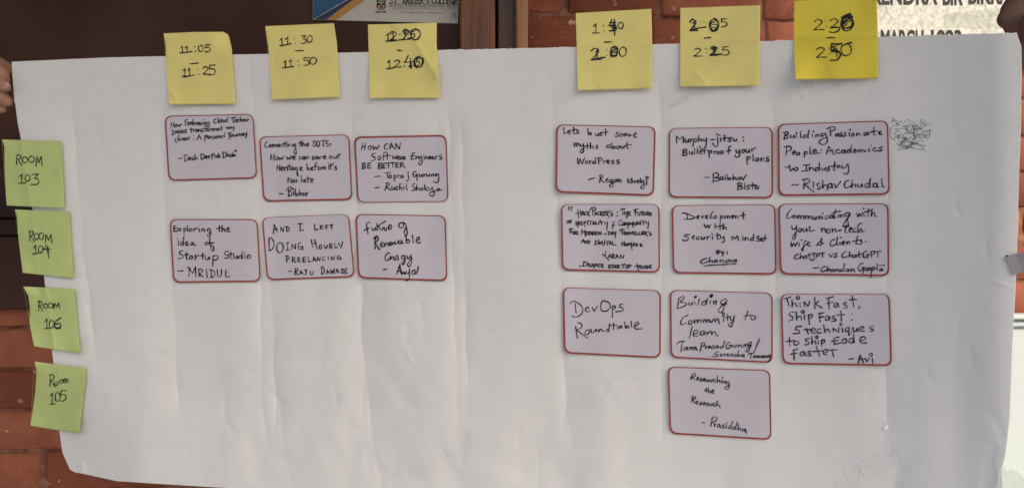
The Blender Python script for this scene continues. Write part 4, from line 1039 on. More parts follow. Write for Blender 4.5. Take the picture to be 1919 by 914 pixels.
session_card(q(*c, (98, 72), (1282, 34), (1300, 828), (104, 842)), (1.7, 2.4, 3.0, 3.2),
  trace(*c, 2.3, """180 165 170 230|155 165 205 155 210 180 175 195 205 200 205 222 165 230|240 190 240 215 262 218 275 190 278 218|300 190 302 215|300 168 301 169|350 145 345 205 355 215|422 190 385 192 378 214 402 216 424 200|436 140 426 185 424 217 432 217|470 185 472 210|482 150 484 152|505 185 508 212 515 192 535 185 540 210|595 170 565 178 568 200 595 195 612 170 632 250 600 290 560 285 545 260 570 235 625 215
660 120 668 195|625 125 665 105 710 105 715 128 670 150|745 175 722 182 722 200 742 198 752 175 758 198|790 160 770 175 788 190 775 205 762 200|830 160 810 172 830 188 815 205 800 200|865 165 868 200|875 132 876 133|905 172 890 185 895 200 912 198 918 182 905 172|945 170 948 198 955 178 975 170 982 195|1060 160 1030 168 1025 190 1050 188 1065 165 1075 190|1130 110 1128 180 1145 188|1090 160 1165 145|1180 170 1210 160 1200 148 1185 155 1182 175 1215 185
195 320 190 405|165 318 220 308 245 330 235 355 195 365|262 385 290 372 280 360 262 370 260 390 278 402|320 375 300 385 305 402 328 398 335 382 320 375|385 370 385 430|385 378 410 368 415 388 388 395|448 315 445 380 458 390|485 375 515 360 500 345 482 355 480 378 500 390 535 380|565 345 566 346|562 378 563 379
622 390 645 310|645 310 705 400|632 365 690 350|755 345 725 355 722 378 745 385 765 378|810 350 785 358 785 380 808 378 818 350 825 378|870 345 845 355 848 378 870 372|892 300 880 350 885 378|910 368 940 355 930 342 915 350 912 372 930 380|950 355 960 375 968 352 985 348 990 372 1000 350 1020 348 1025 372 1045 355|1075 335 1080 365|1098 302 1099 303|1150 325 1125 335 1122 355 1145 362 1165 352|1222 315 1190 325 1195 340 1220 345 1200 362 1175 358
175 535 228 530|228 510 232 560 245 572 262 540 270 562|300 535 280 548 285 568 308 566 315 548 300 535|375 512 445 508|410 510 405 570|355 578 425 570|440 535 442 565 450 545 470 538 480 562|543 540 505 546 500 568 524 570 544 552|547 480 546 530 550 568|572 540 578 562 598 562 610 535 615 560|655 525 635 545 655 555 640 575 625 570|712 480 700 560 715 568|670 525 755 512|735 530 745 545 760 520 770 535|790 515 795 545 825 535 850 500|855 500 860 560 845 605 815 600 805 590"""),
  'lilac card about building passionate people, next to the black pen scribble',
  trace(*c, 2.3, """252 722 320 720|385 675 378 762|365 668 430 660 440 690 390 718|390 718 488 800|480 705 482 760|480 690 481 691|545 705 520 715 530 735 555 745 545 768 525 762|585 675 580 755 598 728 628 728 632 778|678 710 648 714 642 744 662 752 680 730 681 710 684 750 696 752|705 712 725 752|725 752 775 685|865 672 825 690 815 730 835 755 880 735|900 670 890 750 908 720 930 718 935 745|955 715 962 742 985 745 1000 712 1005 740|1084 710 1045 712 1036 740 1060 750 1084 730|1092 650 1086 700 1090 748|1160 705 1128 708 1122 738 1145 745 1162 722 1163 706 1166 745 1178 746|1212 655 1222 735 1240 745"""))
# --- right block, second row
c = (1040, 375, 6.305); W = writer(*c, 44, 1.9, 0.02, small_caps=True, sc=.66, alt={'T': 'T2', 'F': 'T2', 'H': 'H2', 'F': 'F', 'M': 'M2'})
session_card(q(*c, (70, 47), (1236, 46), (1242, 858), (82, 830)), (0.9, 2.4, 2.9, 2.6),
  trace(*c, 2.0, """175 75 160 95 168 118|205 78 190 98 198 122|245 158 330 138|268 108 282 208|300 118 305 180|318 180 330 130|330 130 348 178|320 162 342 158|368 138 352 148 352 172 372 172|385 135 388 180|412 130 390 155|390 155 415 190|440 95 450 178|412 115 440 85 480 95 475 115 445 135|470 180 482 138|482 138 500 178|472 165 496 160|525 138 508 148 508 172 528 172|540 135 542 182|565 132 545 155|545 155 572 185|602 135 578 138|578 138 580 182|580 182 606 178|580 158 598 155|612 135 614 182|610 135 635 140 632 155 615 160|615 160 640 205|648 118 655 130|682 140 660 145 662 158 684 168 676 182 658 180|735 140 736 141|738 185 739 186|772 120 790 105 825 103|800 106 805 175|825 130 828 172|855 130 850 210|822 155 858 150|892 135 870 138|870 138 870 180|870 180 895 178|870 158 888 155|932 125 950 108 985 105|955 108 950 180|940 145 985 140|982 140 984 172 1000 178 1008 140|1010 135 1045 132|1028 134 1030 178|1050 138 1052 170 1068 176 1076 138|1088 135 1090 180|1086 135 1108 138 1108 155 1090 160|1090 160 1115 182|1142 150 1120 152|1120 152 1120 182|1120 182 1145 178|1120 165 1138 162
152 245 140 258 145 275 160 270 164 252 152 245|178 242 180 275|175 242 195 240|178 258 192 256|250 245 252 295|275 240 270 318|245 272 280 268|292 255 282 268 288 288 300 284 304 264 292 255|328 255 310 260 314 272 332 280 322 292 308 290|345 255 352 322|342 255 365 252 366 268 348 276|385 258 388 290|392 240 393 241|400 250 440 245|420 248 422 290|445 290 455 250|455 250 470 288|448 275 468 272|482 250 484 288|484 288 505 285|515 255 518 288|535 242 536 243|530 262 570 255|550 258 552 290|585 258 600 280|622 250 612 355|700 255 685 265 690 285 680 335|672 300 705 290|790 235 760 250 755 280 770 298 795 290|812 262 800 275 806 295 820 290 824 272 812 262|832 295 835 262|835 262 850 285|850 285 865 262|865 262 862 340|880 295 884 262|884 262 900 285|900 285 915 262|915 262 925 325|935 258 938 285 955 290 962 258|972 290 975 255|975 255 998 288|998 288 1000 252|1012 258 1015 288|1015 238 1016 239|1028 252 1065 248|1046 250 1048 290|1070 252 1088 275|1108 248 1098 340
165 355 185 335 215 340|190 340 185 395|170 375 215 370|222 372 212 385 218 402 232 398 236 382 222 372|245 368 248 405|243 368 268 372 265 388 248 392|248 392 275 408|312 410 318 350|318 350 340 385|340 385 358 355|358 355 358 435|378 372 365 388 372 408 388 404 392 385 378 372|405 372 408 410|400 372 425 378 428 398 405 410|460 372 438 375|438 375 440 408|440 408 464 404|440 390 456 388|475 370 478 410|473 370 498 374 496 390 478 394|478 394 505 412|515 410 518 372|518 372 545 408|545 408 548 368|580 400 605 398|632 372 632 410|625 370 655 378 658 398 630 410|665 410 678 370|678 370 694 408|668 395 690 392|695 372 705 392|720 372 710 455|765 362 785 345 825 345|795 346 800 405|820 372 822 408|818 372 842 376 840 390 822 394|822 394 850 408|852 408 865 372|865 372 880 406|856 394 876 390|885 375 898 405|898 405 915 370|945 375 922 378|922 378 924 408|924 408 948 404|924 392 940 390|958 372 960 408|960 408 982 405|992 372 994 408|994 408 1016 405|1048 370 1024 374|1024 374 1026 406|1026 406 1050 402|1026 390 1044 388|1060 370 1062 408|1058 370 1085 375 1082 390 1062 394|1062 394 1095 425|1100 365 1108 378|1140 380 1120 384 1122 396 1142 404 1134 415 1118 412
310 505 332 460|332 460 352 505|315 490 350 485|358 510 362 478|362 478 380 508|380 508 384 472|395 475 396 515|390 475 412 482 415 500 394 515|478 478 480 520|462 525 485 522 515 505 510 485 470 478|525 490 528 520|520 472 521 473|560 485 540 495 542 515 560 508|562 500 568 545|585 490 588 520|590 470 591 471|600 490 635 485|618 488 620 528|640 525 652 485|652 485 668 522|644 510 664 508|680 488 684 525|684 525 722 528|788 535 792 495|792 495 815 532|815 532 820 488|838 510 826 520 832 538 846 534 848 518 838 510|860 540 866 505|866 505 882 530|882 530 900 500|900 500 912 588|918 540 932 500|932 500 948 540|922 528 946 524|960 510 962 540|955 508 980 515 982 530 960 542|1025 515 1005 522 1020 530 1010 540 1034 538"""),
  'lilac card on hospitality for digital nomads, packed with six lines of small capitals',
  trace(*c, 2.0, """598 605 592 655 560 640|560 640 590 655 635 708|630 680 645 640|645 640 662 680|634 668 658 664|675 638 678 682|672 638 700 642 698 658 678 664|678 664 708 685|718 685 732 642|732 642 750 682|722 670 746 666|770 685 775 645|775 645 808 685|808 685 815 645
345 725 335 775|288 775 345 778 385 760 375 735 330 728|395 750 398 785|393 750 415 754 412 768 398 772|398 772 425 790|430 788 442 750|442 750 458 786|434 775 454 772|470 755 464 808|462 755 488 752 490 768 468 775|530 755 505 758|505 758 506 790|506 790 532 786|506 772 526 770|545 752 548 792|543 752 568 756 566 770 548 776|548 776 580 800|655 765 635 770 638 782 658 790 648 800 630 798|665 765 695 760|680 762 682 798|695 800 708 765|708 765 722 798|698 788 720 785|735 765 738 800|733 765 756 768 754 780 738 785|738 785 765 802|775 762 830 755|805 758 805 800|835 765 838 795 855 800 862 765|875 762 878 805|873 762 898 764 896 780 878 786|935 782 1000 775|972 755 985 838|1000 765 1000 800|1018 772 1006 785 1012 802 1026 798 1030 782 1018 772|1042 772 1045 800 1062 802 1068 772|1100 772 1080 778 1084 788 1102 795 1094 805 1078 804|1140 768 1115 772|1115 772 1118 802|1118 802 1142 800|1118 786 1136 784"""))
c = (1240, 375, 6.305); W = writer(*c, 52, 2.2, 0.08, alt={'D': 'D2', 'h': 'h2', 'e': 'e2', 't': 't2', 'n': 'n2'})
session_card(q(*c, (115, 62), (1345, 48), (1358, 880), (132, 865)), (1.1, 2.6, 3.0, 2.8),
  trace(*c, 2.2, """242 150 290 158 360 185 392 205 350 222 265 228|302 165 305 222|418 205 442 192 432 180 418 190 416 210 435 218|470 185 482 215|482 215 502 175|522 200 545 190 535 178 522 188 520 208 540 216|608 130 585 170 575 210 600 205|632 185 615 200 622 216 642 210 648 192 632 185|695 185 692 260|692 195 715 182 722 205 695 212|745 185 748 218 758 190 772 188 775 215 785 192 802 190 805 215|830 200 852 190 842 180 828 188 828 208 848 215|870 185 875 215 880 192 898 188 905 212|965 140 968 222|930 185 988 172
500 285 525 325|525 325 545 295|545 295 560 325|560 325 582 288|632 300 635 325|628 280 629 281|690 270 690 345|650 310 730 300|730 275 728 340 745 318 758 318 768 350
330 405 285 408 272 425 310 440 315 465 280 478 250 470|365 440 390 430 380 418 366 428 365 450 385 462|440 430 415 440 415 460 440 460|465 432 470 458 490 462 505 430 510 460|535 430 538 462|538 445 560 428 568 432|598 425 600 460|595 400 596 401|655 390 660 455 675 460|645 415 690 408|695 425 700 450 720 445 735 425|738 430 742 480 722 500 712 490
832 425 835 475|832 425 870 455|870 455 895 420|895 420 912 480|958 440 960 475|958 420 959 421|985 440 988 475 995 448 1018 442 1025 475|1080 445 1055 452 1055 475 1078 470|1085 405 1088 478|1160 425 1130 432 1130 450 1158 458 1150 482 1120 478|1170 465 1195 455 1185 445 1172 452 1172 475 1195 480|1222 410 1218 480|1195 455 1240 448"""),
  'lilac card reading Development with Security Mindset, the name at its bottom underlined',
  trace(*c, 2.2, """648 595 650 632|642 595 675 590 680 602 652 612 682 618 675 632 648 635|700 605 715 622|738 600 718 658|772 605 773 606|775 628 776 629|545 685 490 700 460 730 480 745 545 725|572 675 560 735 580 715 598 715 600 735|650 705 625 712 622 730 645 730 655 708 660 730|690 705 692 735 700 712 722 705 728 732|775 705 755 712 752 732 775 730|800 690 780 732|805 712 812 732|812 720 835 708|872 702 845 710 848 730 870 725 880 700 885 730|500 774 640 764 875 752"""))
c = (1450, 375, 6.091); W = writer(*c, 52, 2.2, 0.16, link=True, alt={**SCRIPT, 'r': 'r2', 't': 't2'})
session_card(q(*c, (50, 42), (1312, 38), (1318, 868), (72, 848)), (1.3, 2.7, 3.0, 3.0),
  trace(*c, 2.2, """205 95 175 130 150 180 160 208 205 190 225 172|235 175 218 188 225 205 245 200 250 182 235 175|268 172 275 210 285 180 300 178 305 212 318 182 335 180 340 212|358 178 362 212 372 182 388 180 392 212 405 185 422 182 428 215|448 180 450 212 472 218 485 185 490 218|512 180 515 218 520 190 535 185 542 215|560 185 555 220|560 150 561 151|615 175 590 190 590 215 622 205|665 170 640 180 638 205 660 200 672 172 678 205|710 105 690 160 688 205 710 195|665 145 765 125|735 170 735 200|755 165 758 198 765 175 785 168 790 195|855 140 815 155 815 185 850 175 870 140 845 210 850 290 815 310 795 285 820 240 880 160
948 145 962 190 980 155 995 185 1015 140|1028 150 1032 185|1025 95 1026 96|1085 95 1072 185|1040 135 1125 118|1125 95 1112 185 1130 145 1150 140 1152 180 1170 185
205 290 215 330 245 325 265 290|262 292 255 380 240 440 218 445 215 420 260 360|300 322 280 335 285 358 308 355 318 335 300 322|335 325 340 355 362 355 375 320 380 355|395 310 420 305 405 345 440 350 468 342|545 320 552 362 560 330 580 320 590 360|628 328 605 340 608 370 635 370 642 345 628 328|665 325 670 368 680 335 702 330 712 365|730 350 770 342|830 285 815 360 835 372|785 300 860 295|865 340 895 325 882 312 865 325 862 355 890 365|940 320 912 332 910 360 940 360|1000 262 965 290 962 370 985 335 1005 332 1005 365 1035 350
198 475 205 528 228 490 245 525 268 480|292 485 290 525|318 455 319 456|378 465 350 475 340 540 330 578 322 550 375 500|385 505 412 490 402 478 388 488 385 510 402 522 428 515|555 445 540 440 545 480 535 525|545 460 500 500 490 512 525 510 570 490|695 445 660 465 645 505 665 522 715 500|728 415 720 500 735 508|755 480 758 508|768 425 769 426|782 495 808 482 798 470 782 480 782 502 802 508|830 470 835 505 842 480 862 472 870 502|960 405 940 495 958 500|895 470 985 455|1005 450 985 460 1008 475 1000 500 970 500|1050 475 1051 476
280 615 248 630 238 660 255 672 290 660|305 605 300 665 315 642 332 642 335 665|370 635 348 642 348 662 368 660 375 638 380 662|405 600 405 658|385 630 435 620|440 608 475 605|458 606 462 670 440 685 418 672|490 615 492 660|485 612 515 605 520 628 492 638|530 605 585 600|558 602 560 650|635 615 655 650|655 650 680 602|722 605 700 612 702 625 722 632 712 648 690 645|825 585 792 605 780 640 800 655 845 640|868 590 862 652 880 625 895 625 900 650|935 622 912 630 912 650 932 648 940 625 945 652|975 590 970 645 990 650|945 625 1005 615|1065 580 1035 590 1020 625 1035 655 1065 640 1075 618|1050 618 1085 615|1082 616 1070 665|1110 595 1112 650|1100 592 1145 582 1150 610 1112 622|1150 590 1225 580|1188 586 1190 650"""),
  'lilac card about communicating with your non-tech wife and clients',
  trace(*c, 2.2, """452 775 522 768|590 755 555 770 540 800 558 815 598 800|615 755 610 812 625 785 642 785 645 810|685 785 662 792 660 810 680 810 690 788 695 812|710 785 715 815 722 792 740 788 745 812|785 785 765 792 762 812 785 808|808 725 800 780 800 812|850 785 825 792 825 812 848 808 855 788 860 810|880 782 885 815 895 790 915 788 922 815|1020 720 985 735 965 775 985 805 1015 790 1028 765|1005 768 1035 765|1033 766 1020 835|1060 770 1042 782 1048 800 1068 796 1074 780 1060 770|1092 770 1078 782 1082 800 1100 796 1105 780 1092 770|1125 765 1115 820 1108 880|1122 775 1150 765 1155 785 1120 800|1182 725 1180 795|1230 782 1210 788 1210 805 1228 802 1238 782 1245 805|1205 746 1268 740"""))
# --- right block, third row
c = (1040, 530, 6.305); W = writer(*c, 74, 2.0, 0.03)
session_card(q(*c, (90, 50), (1252, 88), (1250, 888), (106, 830)), (1.2, 2.6, 2.9, 2.9),
  trace(*c, 2.0, """185 242 195 225 225 214 280 240 325 290 325 345 290 385 240 400 202 385|240 242 244 300 250 350|360 305 400 295 388 278 365 290 360 320 385 340 420 325|440 285 465 335|465 335 505 265|570 210 545 250 542 305 570 332 620 325 650 285 640 235 570 210|675 270 680 320 678 405|675 285 705 268 715 290 680 315|805 250 770 255 768 280 800 295 800 325 720 340
245 510 250 560 265 645|262 475 290 468 318 495 305 530 248 555|252 552 310 595 385 650|390 552 362 568 355 600 378 610 405 590 405 560 390 552|425 545 430 580 455 582 485 545 490 570|510 545 518 580 525 555 550 545 560 565 585 568|640 540 612 550 612 572 640 565|645 480 640 540 635 575|690 465 695 550|640 500 735 495|775 510 745 515 742 535 765 535 785 505 790 530|825 460 832 530 850 505 872 510 870 530 835 532|900 450 908 525|945 510 990 480 975 460 948 480 940 520 960 540 1030 538"""),
  'lilac card with only two words, DevOps Roundtable, and an empty lower half')
c = (1240, 535, 6.095); W = writer(*c, 62, 2.0, 0.14, alt={'g': 'g2', 'y': 'y2', 'T': 'T2', 'l': 'l2'})
session_card(q(*c, (92, 48), (1268, 82), (1268, 882), (100, 822)), (1.3, 2.4, 2.6, 2.8),
  trace(*c, 2.0, """195 145 182 262|190 150 240 122 258 140 215 185 270 195 285 215 245 240 175 262|310 190 312 215 330 222 348 185 350 218|378 185 380 215|b 380 132 392 124|432 150 412 225|520 175 480 180 455 205 480 220 515 195|525 145 510 175 505 215|555 170 550 205|b 562 122 574 110|590 175 595 208 605 185 625 172 620 215|735 150 690 165 675 200 700 210 745 170|748 165 715 240 690 300 655 302 650 275 690 230 750 205
300 335 250 360 218 415 230 445 280 425|325 395 308 415 315 440 340 432 345 408 325 395|368 390 375 430 385 400 405 390 410 425 420 395 440 385 448 420|468 385 475 420 485 395 502 382 508 420 518 395 532 385 540 415|545 385 555 415 575 412 590 375|605 380 612 415 625 385 645 375 660 435|705 375 708 410|708 305 695 325 705 355 720 340 715 312 708 305|755 320 752 395|725 365 790 350|785 360 790 395 815 385 832 345|832 350 805 455 785 468 765 455 770 440 830 400|985 290 950 390|935 350 1020 335|1050 340 1025 355 1025 385 1055 388 1072 360 1050 340
350 460 318 600|370 555 415 535 400 505 372 520 360 560 380 578 412 568|485 515 450 525 440 555 470 560 490 525 495 555|515 525 520 560|520 545 555 520|570 520 572 560 585 530 612 528 620 560 645 570"""),
  'lilac card about building community to learn, with two names crowding its bottom edge',
  trace(*c, 2.0, """175 670 200 640 262 635|235 650 220 750|285 700 258 708 255 730 280 728 292 702 298 732|318 700 322 735|322 715 345 700 340 728|385 700 362 705 360 728 382 726 392 702 402 735|460 655 440 745|448 660 485 650 490 675 455 695|500 685 505 720|505 700 525 688|552 690 535 695 535 712 550 710 560 690 565 712|600 680 580 685 600 700 590 715 572 712|640 685 620 692 620 710 638 708 648 686 652 708|700 690 672 695 670 715 700 705|718 632 708 700|775 645 745 665 738 700 755 718 790 700 795 680|770 682 800 680|815 675 820 705 840 700 850 672|868 675 872 705|872 690 892 675|905 672 910 700 930 695 942 665|950 670 955 698 965 672 980 668 985 690|1015 640 995 655 998 680 1020 668|1025 645 1005 720 985 752 962 745 985 710 1025 680|1122 600 1055 758|650 752 615 762 608 780 640 790 630 808 570 805|670 778 675 800 690 800 700 775|715 778 718 805|718 790 735 778|748 792 768 785 760 775 748 782 748 798 765 805|785 780 788 808 795 788 812 780 818 805|855 785 835 790 835 808 855 805|880 740 868 780 865 808|880 785 885 808|885 795 900 785|930 785 912 790 912 806 930 804 938 786 942 815|990 785 1005 772 1055 770|1025 775 1015 828|1065 795 1048 800 1048 818 1065 816 1072 796 1076 820|1088 798 1092 822 1100 802 1110 800 1112 822 1122 802 1132 800 1136 822|1160 798 1145 804 1148 820 1160 816 1168 798 1172 820|1180 798 1184 822 1190 802 1202 800 1205 820|1240 790 1220 798 1222 815 1240 808|1242 792 1240 830 1225 860 1200 875"""))
c = (1450, 540, 6.091); W = writer(*c, 62, 2.1, -0.05, bubble=True)
session_card(q(*c, (78, 64), (1325, 64), (1350, 886), (100, 864)), (1.0, 2.8, 2.9, 2.8),
  trace(*c, 2.2, """115 125 145 112 195 98|150 115 175 200|210 125 210 210 220 175 245 170 265 205|300 160 302 215|o 278 108 17|348 212 345 155|345 155 395 205|395 205 410 150|470 105 470 230|520 140 475 175|475 175 555 225|600 115 680 95|625 105 635 240|610 170 680 155|725 165 695 175 690 205 715 210 735 170 745 215|835 165 805 165 805 185 840 200 830 225 800 225|895 88 915 215|865 130 950 125|970 205 985 215 970 238
230 268 190 275 180 305 215 325 215 355 170 370|258 270 262 365 275 325 310 320 315 365|350 300 352 360|o 332 265 16|395 300 408 410|395 310 435 298 440 325 402 345|510 290 575 275|525 285 530 380|515 330 575 322|625 315 595 325 592 360 620 360 635 320 645 362|700 315 672 320 672 340 705 350 700 372 660 375|765 258 775 370|725 305 810 298|890 288 892 290|892 358 894 360
255 435 318 432|262 435 248 470 288 475 290 510 222 515|370 455 395 520|340 470 420 470|430 490 475 475 460 455 432 465 430 500 455 512 480 505|535 460 500 470 500 505 545 505|570 420 585 505 592 475 620 465 640 500|680 500 678 455|678 455 745 500|745 500 742 448|785 455 788 500|o 768 412 14|855 445 825 455 825 490 858 490|862 445 855 540|855 540 885 500|905 445 910 485 935 492 955 450 958 490|985 470 1030 455 1015 435 985 450 985 485 1035 490|1135 430 1100 440 1105 460 1135 470 1125 492 1092 490
178 560 185 655|138 605 235 595|265 600 235 615 235 640 265 645 290 620 265 600|405 570 365 580 370 600 405 615 395 638 355 640|435 545 438 635 450 600 475 600 480 635|505 590 508 635|o 492 555 14|545 590 550 660|545 600 575 585 578 615 550 630|745 555 700 565 685 600 700 632 765 622|660 605 740 592|685 580 690 645|820 575 785 585 785 620 820 622 832 595 820 575|910 570 870 575 862 610 895 620 915 580|912 520 920 620|985 600 1045 580 1035 550 995 560 985 600 1010 625 1060 620
215 710 275 690|228 700 235 815|195 750 270 735|340 720 310 730 305 765 335 765 352 725 365 770|425 715 395 720 398 740 425 750 418 770 385 765|485 660 525 770|450 720 555 710|565 735 620 715 600 695 568 710 565 745 605 755|665 705 685 775|640 705 665 700 725 700"""),
  'lilac card reading Think Fast, Ship Fast with round dots over each i',
  trace(*c, 2.2, """858 805 915 800|965 850 985 755|985 755 1025 850|965 810 1045 805|1045 795 1065 835|1065 835 1095 790|1125 795 1130 858|o 1110 755 17"""))
# --- right block, fourth row
c = (1240, 680, 6.095); W = writer(*c, 45, 1.9, 0.1, alt={'g': 'g2', 'R': 'R2'})
session_card(q(*c, (68, 38), (1240, 78), (1255, 878), (92, 806)), (1.7, 2.4, 2.8, 2.7),
  trace(*c, 1.9, """350 130 340 185|330 175 360 120 385 120 385 145 350 160|352 160 378 190|405 182 425 172 415 160 402 170 402 190 420 195|460 170 442 180 460 192 448 205 435 200|478 195 500 185 490 175 478 182 476 200 495 208|535 185 515 190 512 208 530 208 540 188 545 212|560 190 565 215|565 200 582 188|612 182 592 190 592 212 618 210|640 145 632 218 642 195 660 195 662 220|682 195 680 225|695 165 696 166|700 200 700 230 710 208 728 205 730 232|768 210 745 212 742 232 765 235|775 225 770 270 745 298 722 285 735 265 775 250
515 280 505 335|488 310 535 305|535 285 530 335 542 318 555 318 556 340|572 330 598 318 588 305 572 315 570 335 585 348 602 340
355 390 342 450|345 385 375 378 385 400 352 418|352 418 385 455|395 450 415 440 405 430 394 438 393 458 410 465|460 440 440 450 458 462 445 475 432 470|478 465 498 455 488 445 476 452 475 470 492 478|535 455 512 460 510 480 530 482 540 458 545 485|560 462 565 490|565 475 585 462|612 455 590 465 592 485 615 485|640 430 622 490 642 472 655 478 668 502"""),
  'lilac card reading Researching the Research, alone in the lowest row',
  trace(*c, 1.9, """460 675 494 680|580 635 560 718|568 640 595 612 628 620 625 650 575 680|602 690 605 720|605 705 625 688|660 695 638 700 636 725 655 725 665 700 672 732|718 698 695 708 715 725 705 740 682 738|740 705 738 740|742 685 743 686|790 712 768 718 765 742 788 740|812 660 795 715 792 748|842 725 820 730 818 752 840 750|862 672 848 728 845 755|880 690 870 762 888 742 905 745 905 768|950 752 925 755 922 772 945 775 955 750 968 800"""))

# ------------------------------------------------------------------ sticky notes
def sticky(m, left, right, curls, strokes, label, group, base=0.0022, free=0.010, top_mid=None, bot_mid=None, wrinkles=()):
    """left/right edges are photo polylines from top to bottom; curls = list of (s, t, radius, lift m)"""
    Lp = np.array(left, float); Rp = np.array(right, float)
    top = [left[0]] + ([top_mid] if top_mid else []) + [right[0]]
    bot = [left[-1]] + ([bot_mid] if bot_mid else []) + [right[-1]]
    P = patch(left, right, top, bot, 56, 56)
    x0 = min(Lp[:, 0].min(), Rp[:, 0].min()); x1 = max(Lp[:, 0].max(), Rp[:, 0].max())
    yt = (left[0][1] + right[0][1]) / 2; yb = (left[-1][1] + right[-1][1]) / 2
    seed = random.uniform(0, 50)
    def hh(px, py):
        px = np.asarray(px, float); py = np.asarray(py, float)
        t = (py - yt) / (yb - yt)
        xl = np.interp(py, Lp[:, 1], Lp[:, 0]); xr = np.interp(py, Rp[:, 1], Rp[:, 0])
        s = (px - xl) / (xr - xl)
        h = h_low(px, py) + base + free * np.clip(t - 0.45, 0, None) ** 2 + 0.0006 * np.sin(5 * s + seed) * np.sin(4 * t + seed * 2) + 0.0003 * np.sin(11 * s + 7 * t + seed)
        for sa, ta, sb, tb, dep, wd in wrinkles:
            L2 = (sb - sa) ** 2 + (tb - ta) ** 2
            k = np.clip(((s - sa) * (sb - sa) + (t - ta) * (tb - ta)) / L2, 0, 1)
            h = h + dep * np.exp(-np.hypot(s - sa - k * (sb - sa), t - ta - k * (tb - ta)) / wd)
        for cs, ct, cr, cl in curls:
            d = np.hypot(s - cs, t - ct)
            h = h + cl * np.clip(1 - d / cr, 0, None) ** 1.7
        return h
    surf = lambda px, py, lift=0.0: on_sheet(px, py, hh(px, py) + lift)
    cxy = P.reshape(-1, 2).mean(0)
    root = thing('sticky_note', surf(cxy[0], cxy[1]), label, 'sticky note', group)
    v, f = slab_from_grid(P, hh, 0.00025)
    obj('note_paper', v, f, m, root, smooth=True)
    v, f = ribbon(strokes, surf, 0.0003)
    obj('handwriting', v, f, M['ink'], root)
    return root

def S(ox, oy, sc, w=1.95):
    """boxed characters measured on an enlargement"""
    def go(rows):
        st = []
        for r in rows:
            if r[0] == 'line':
                st.append(([(ox + p[0] / sc, oy + p[1] / sc) for p in r[1]], r[2] * 0.82 if len(r) > 2 else w))
            elif r[0] == 'dots':
                st += dots(w * 1.1, *[(ox + p[0] / sc, oy + p[1] / sc) for p in r[1]])
            else:
                ch, a, b, c_, d = r[:5]
                st += boxed(ch, ox + a / sc, oy + b / sc, ox + c_ / sc, oy + d / sc, r[5] * 0.8 if len(r) > 5 else w)
        return st
    return go
GY = 'yellow time notes along the top of the sheet'
GG = 'green room notes down the left edge of the sheet'
w_ = S(300, 50, 5.7125)
sticky(M['yellow'], [(306.5, 63), (310.5, 85), (311, 110), (314, 160), (317, 196)], [(419, 60), (428, 66), (434, 90), (437, 140), (440.5, 195)], [(1, 0, 0.35, -0.009), (0, 0, 0.25, 0.003), (0, 1, 0.3, 0.004), (1, 1, .3, .002)],
  w_([('1', 216, 215, 262, 280), ('1', 265, 212, 318, 278), ('line', [(214, 284), (280, 278), (340, 268)]), ('dots', [(370, 217), (378, 266)]), ('0', 412, 200, 462, 268), ('5', 482, 195, 538, 273), ('line', [(320, 400), (365, 396), (410, 392)], 2.4),
      ('1', 240, 452, 290, 532), ('1', 292, 448, 338, 530), ('line', [(250, 541), (310, 532), (368, 518)]), ('dots', [(394, 457), (412, 513)]), ('2', 458, 432, 530, 512), ('5', 525, 415, 592, 520)]),
  'yellow sticky note reading 11:05 to 11:25, its top right corner curled back', GY, top_mid=(365, 60.5), wrinkles=[(0.05, 0.36, 1.0, 0.30, 0.0008, 0.05), (0.02, 0.8, 0.14, 0.98, 0.0012, 0.04), (0.4, 0.62, 0.65, 0.72, 0.0008, 0.06)])
w_ = S(440, 0, 3.973)
sticky(M['yellow'], [(497, 49.5), (503, 90), (507, 140), (510, 187)], [(625.5, 44), (631, 80), (634, 130), (637, 182)], [(0, 0, 0.25, 0.003), (1, 0, .3, .002), (0.5, 1, 0.5, 0.002)],
  w_([('1', 332, 287, 370, 342), ('1', 372, 280, 418, 335), ('line', [(335, 343), (375, 338), (420, 326)]), ('dots', [(445, 290), (450, 324)]), ('3', 492, 268, 530, 325), ('0', 540, 266, 578, 316), ('line', [(450, 381), (482, 379), (516, 377)], 2.4),
      ('1', 358, 452, 396, 507), ('1', 398, 446, 440, 502), ('line', [(360, 507), (440, 496)]), ('dots', [(470, 456), (478, 486)]), ('5', 512, 430, 555, 488), ('0', 562, 427, 608, 480)]),
  'yellow sticky note reading 11:30 to 11:50, left of the college letterhead', GY, wrinkles=[(0.05, 0.45, 1.0, 0.42, 0.0008, 0.05), (0.1, 0.4, 0.05, 0.6, -0.001, 0.05)])
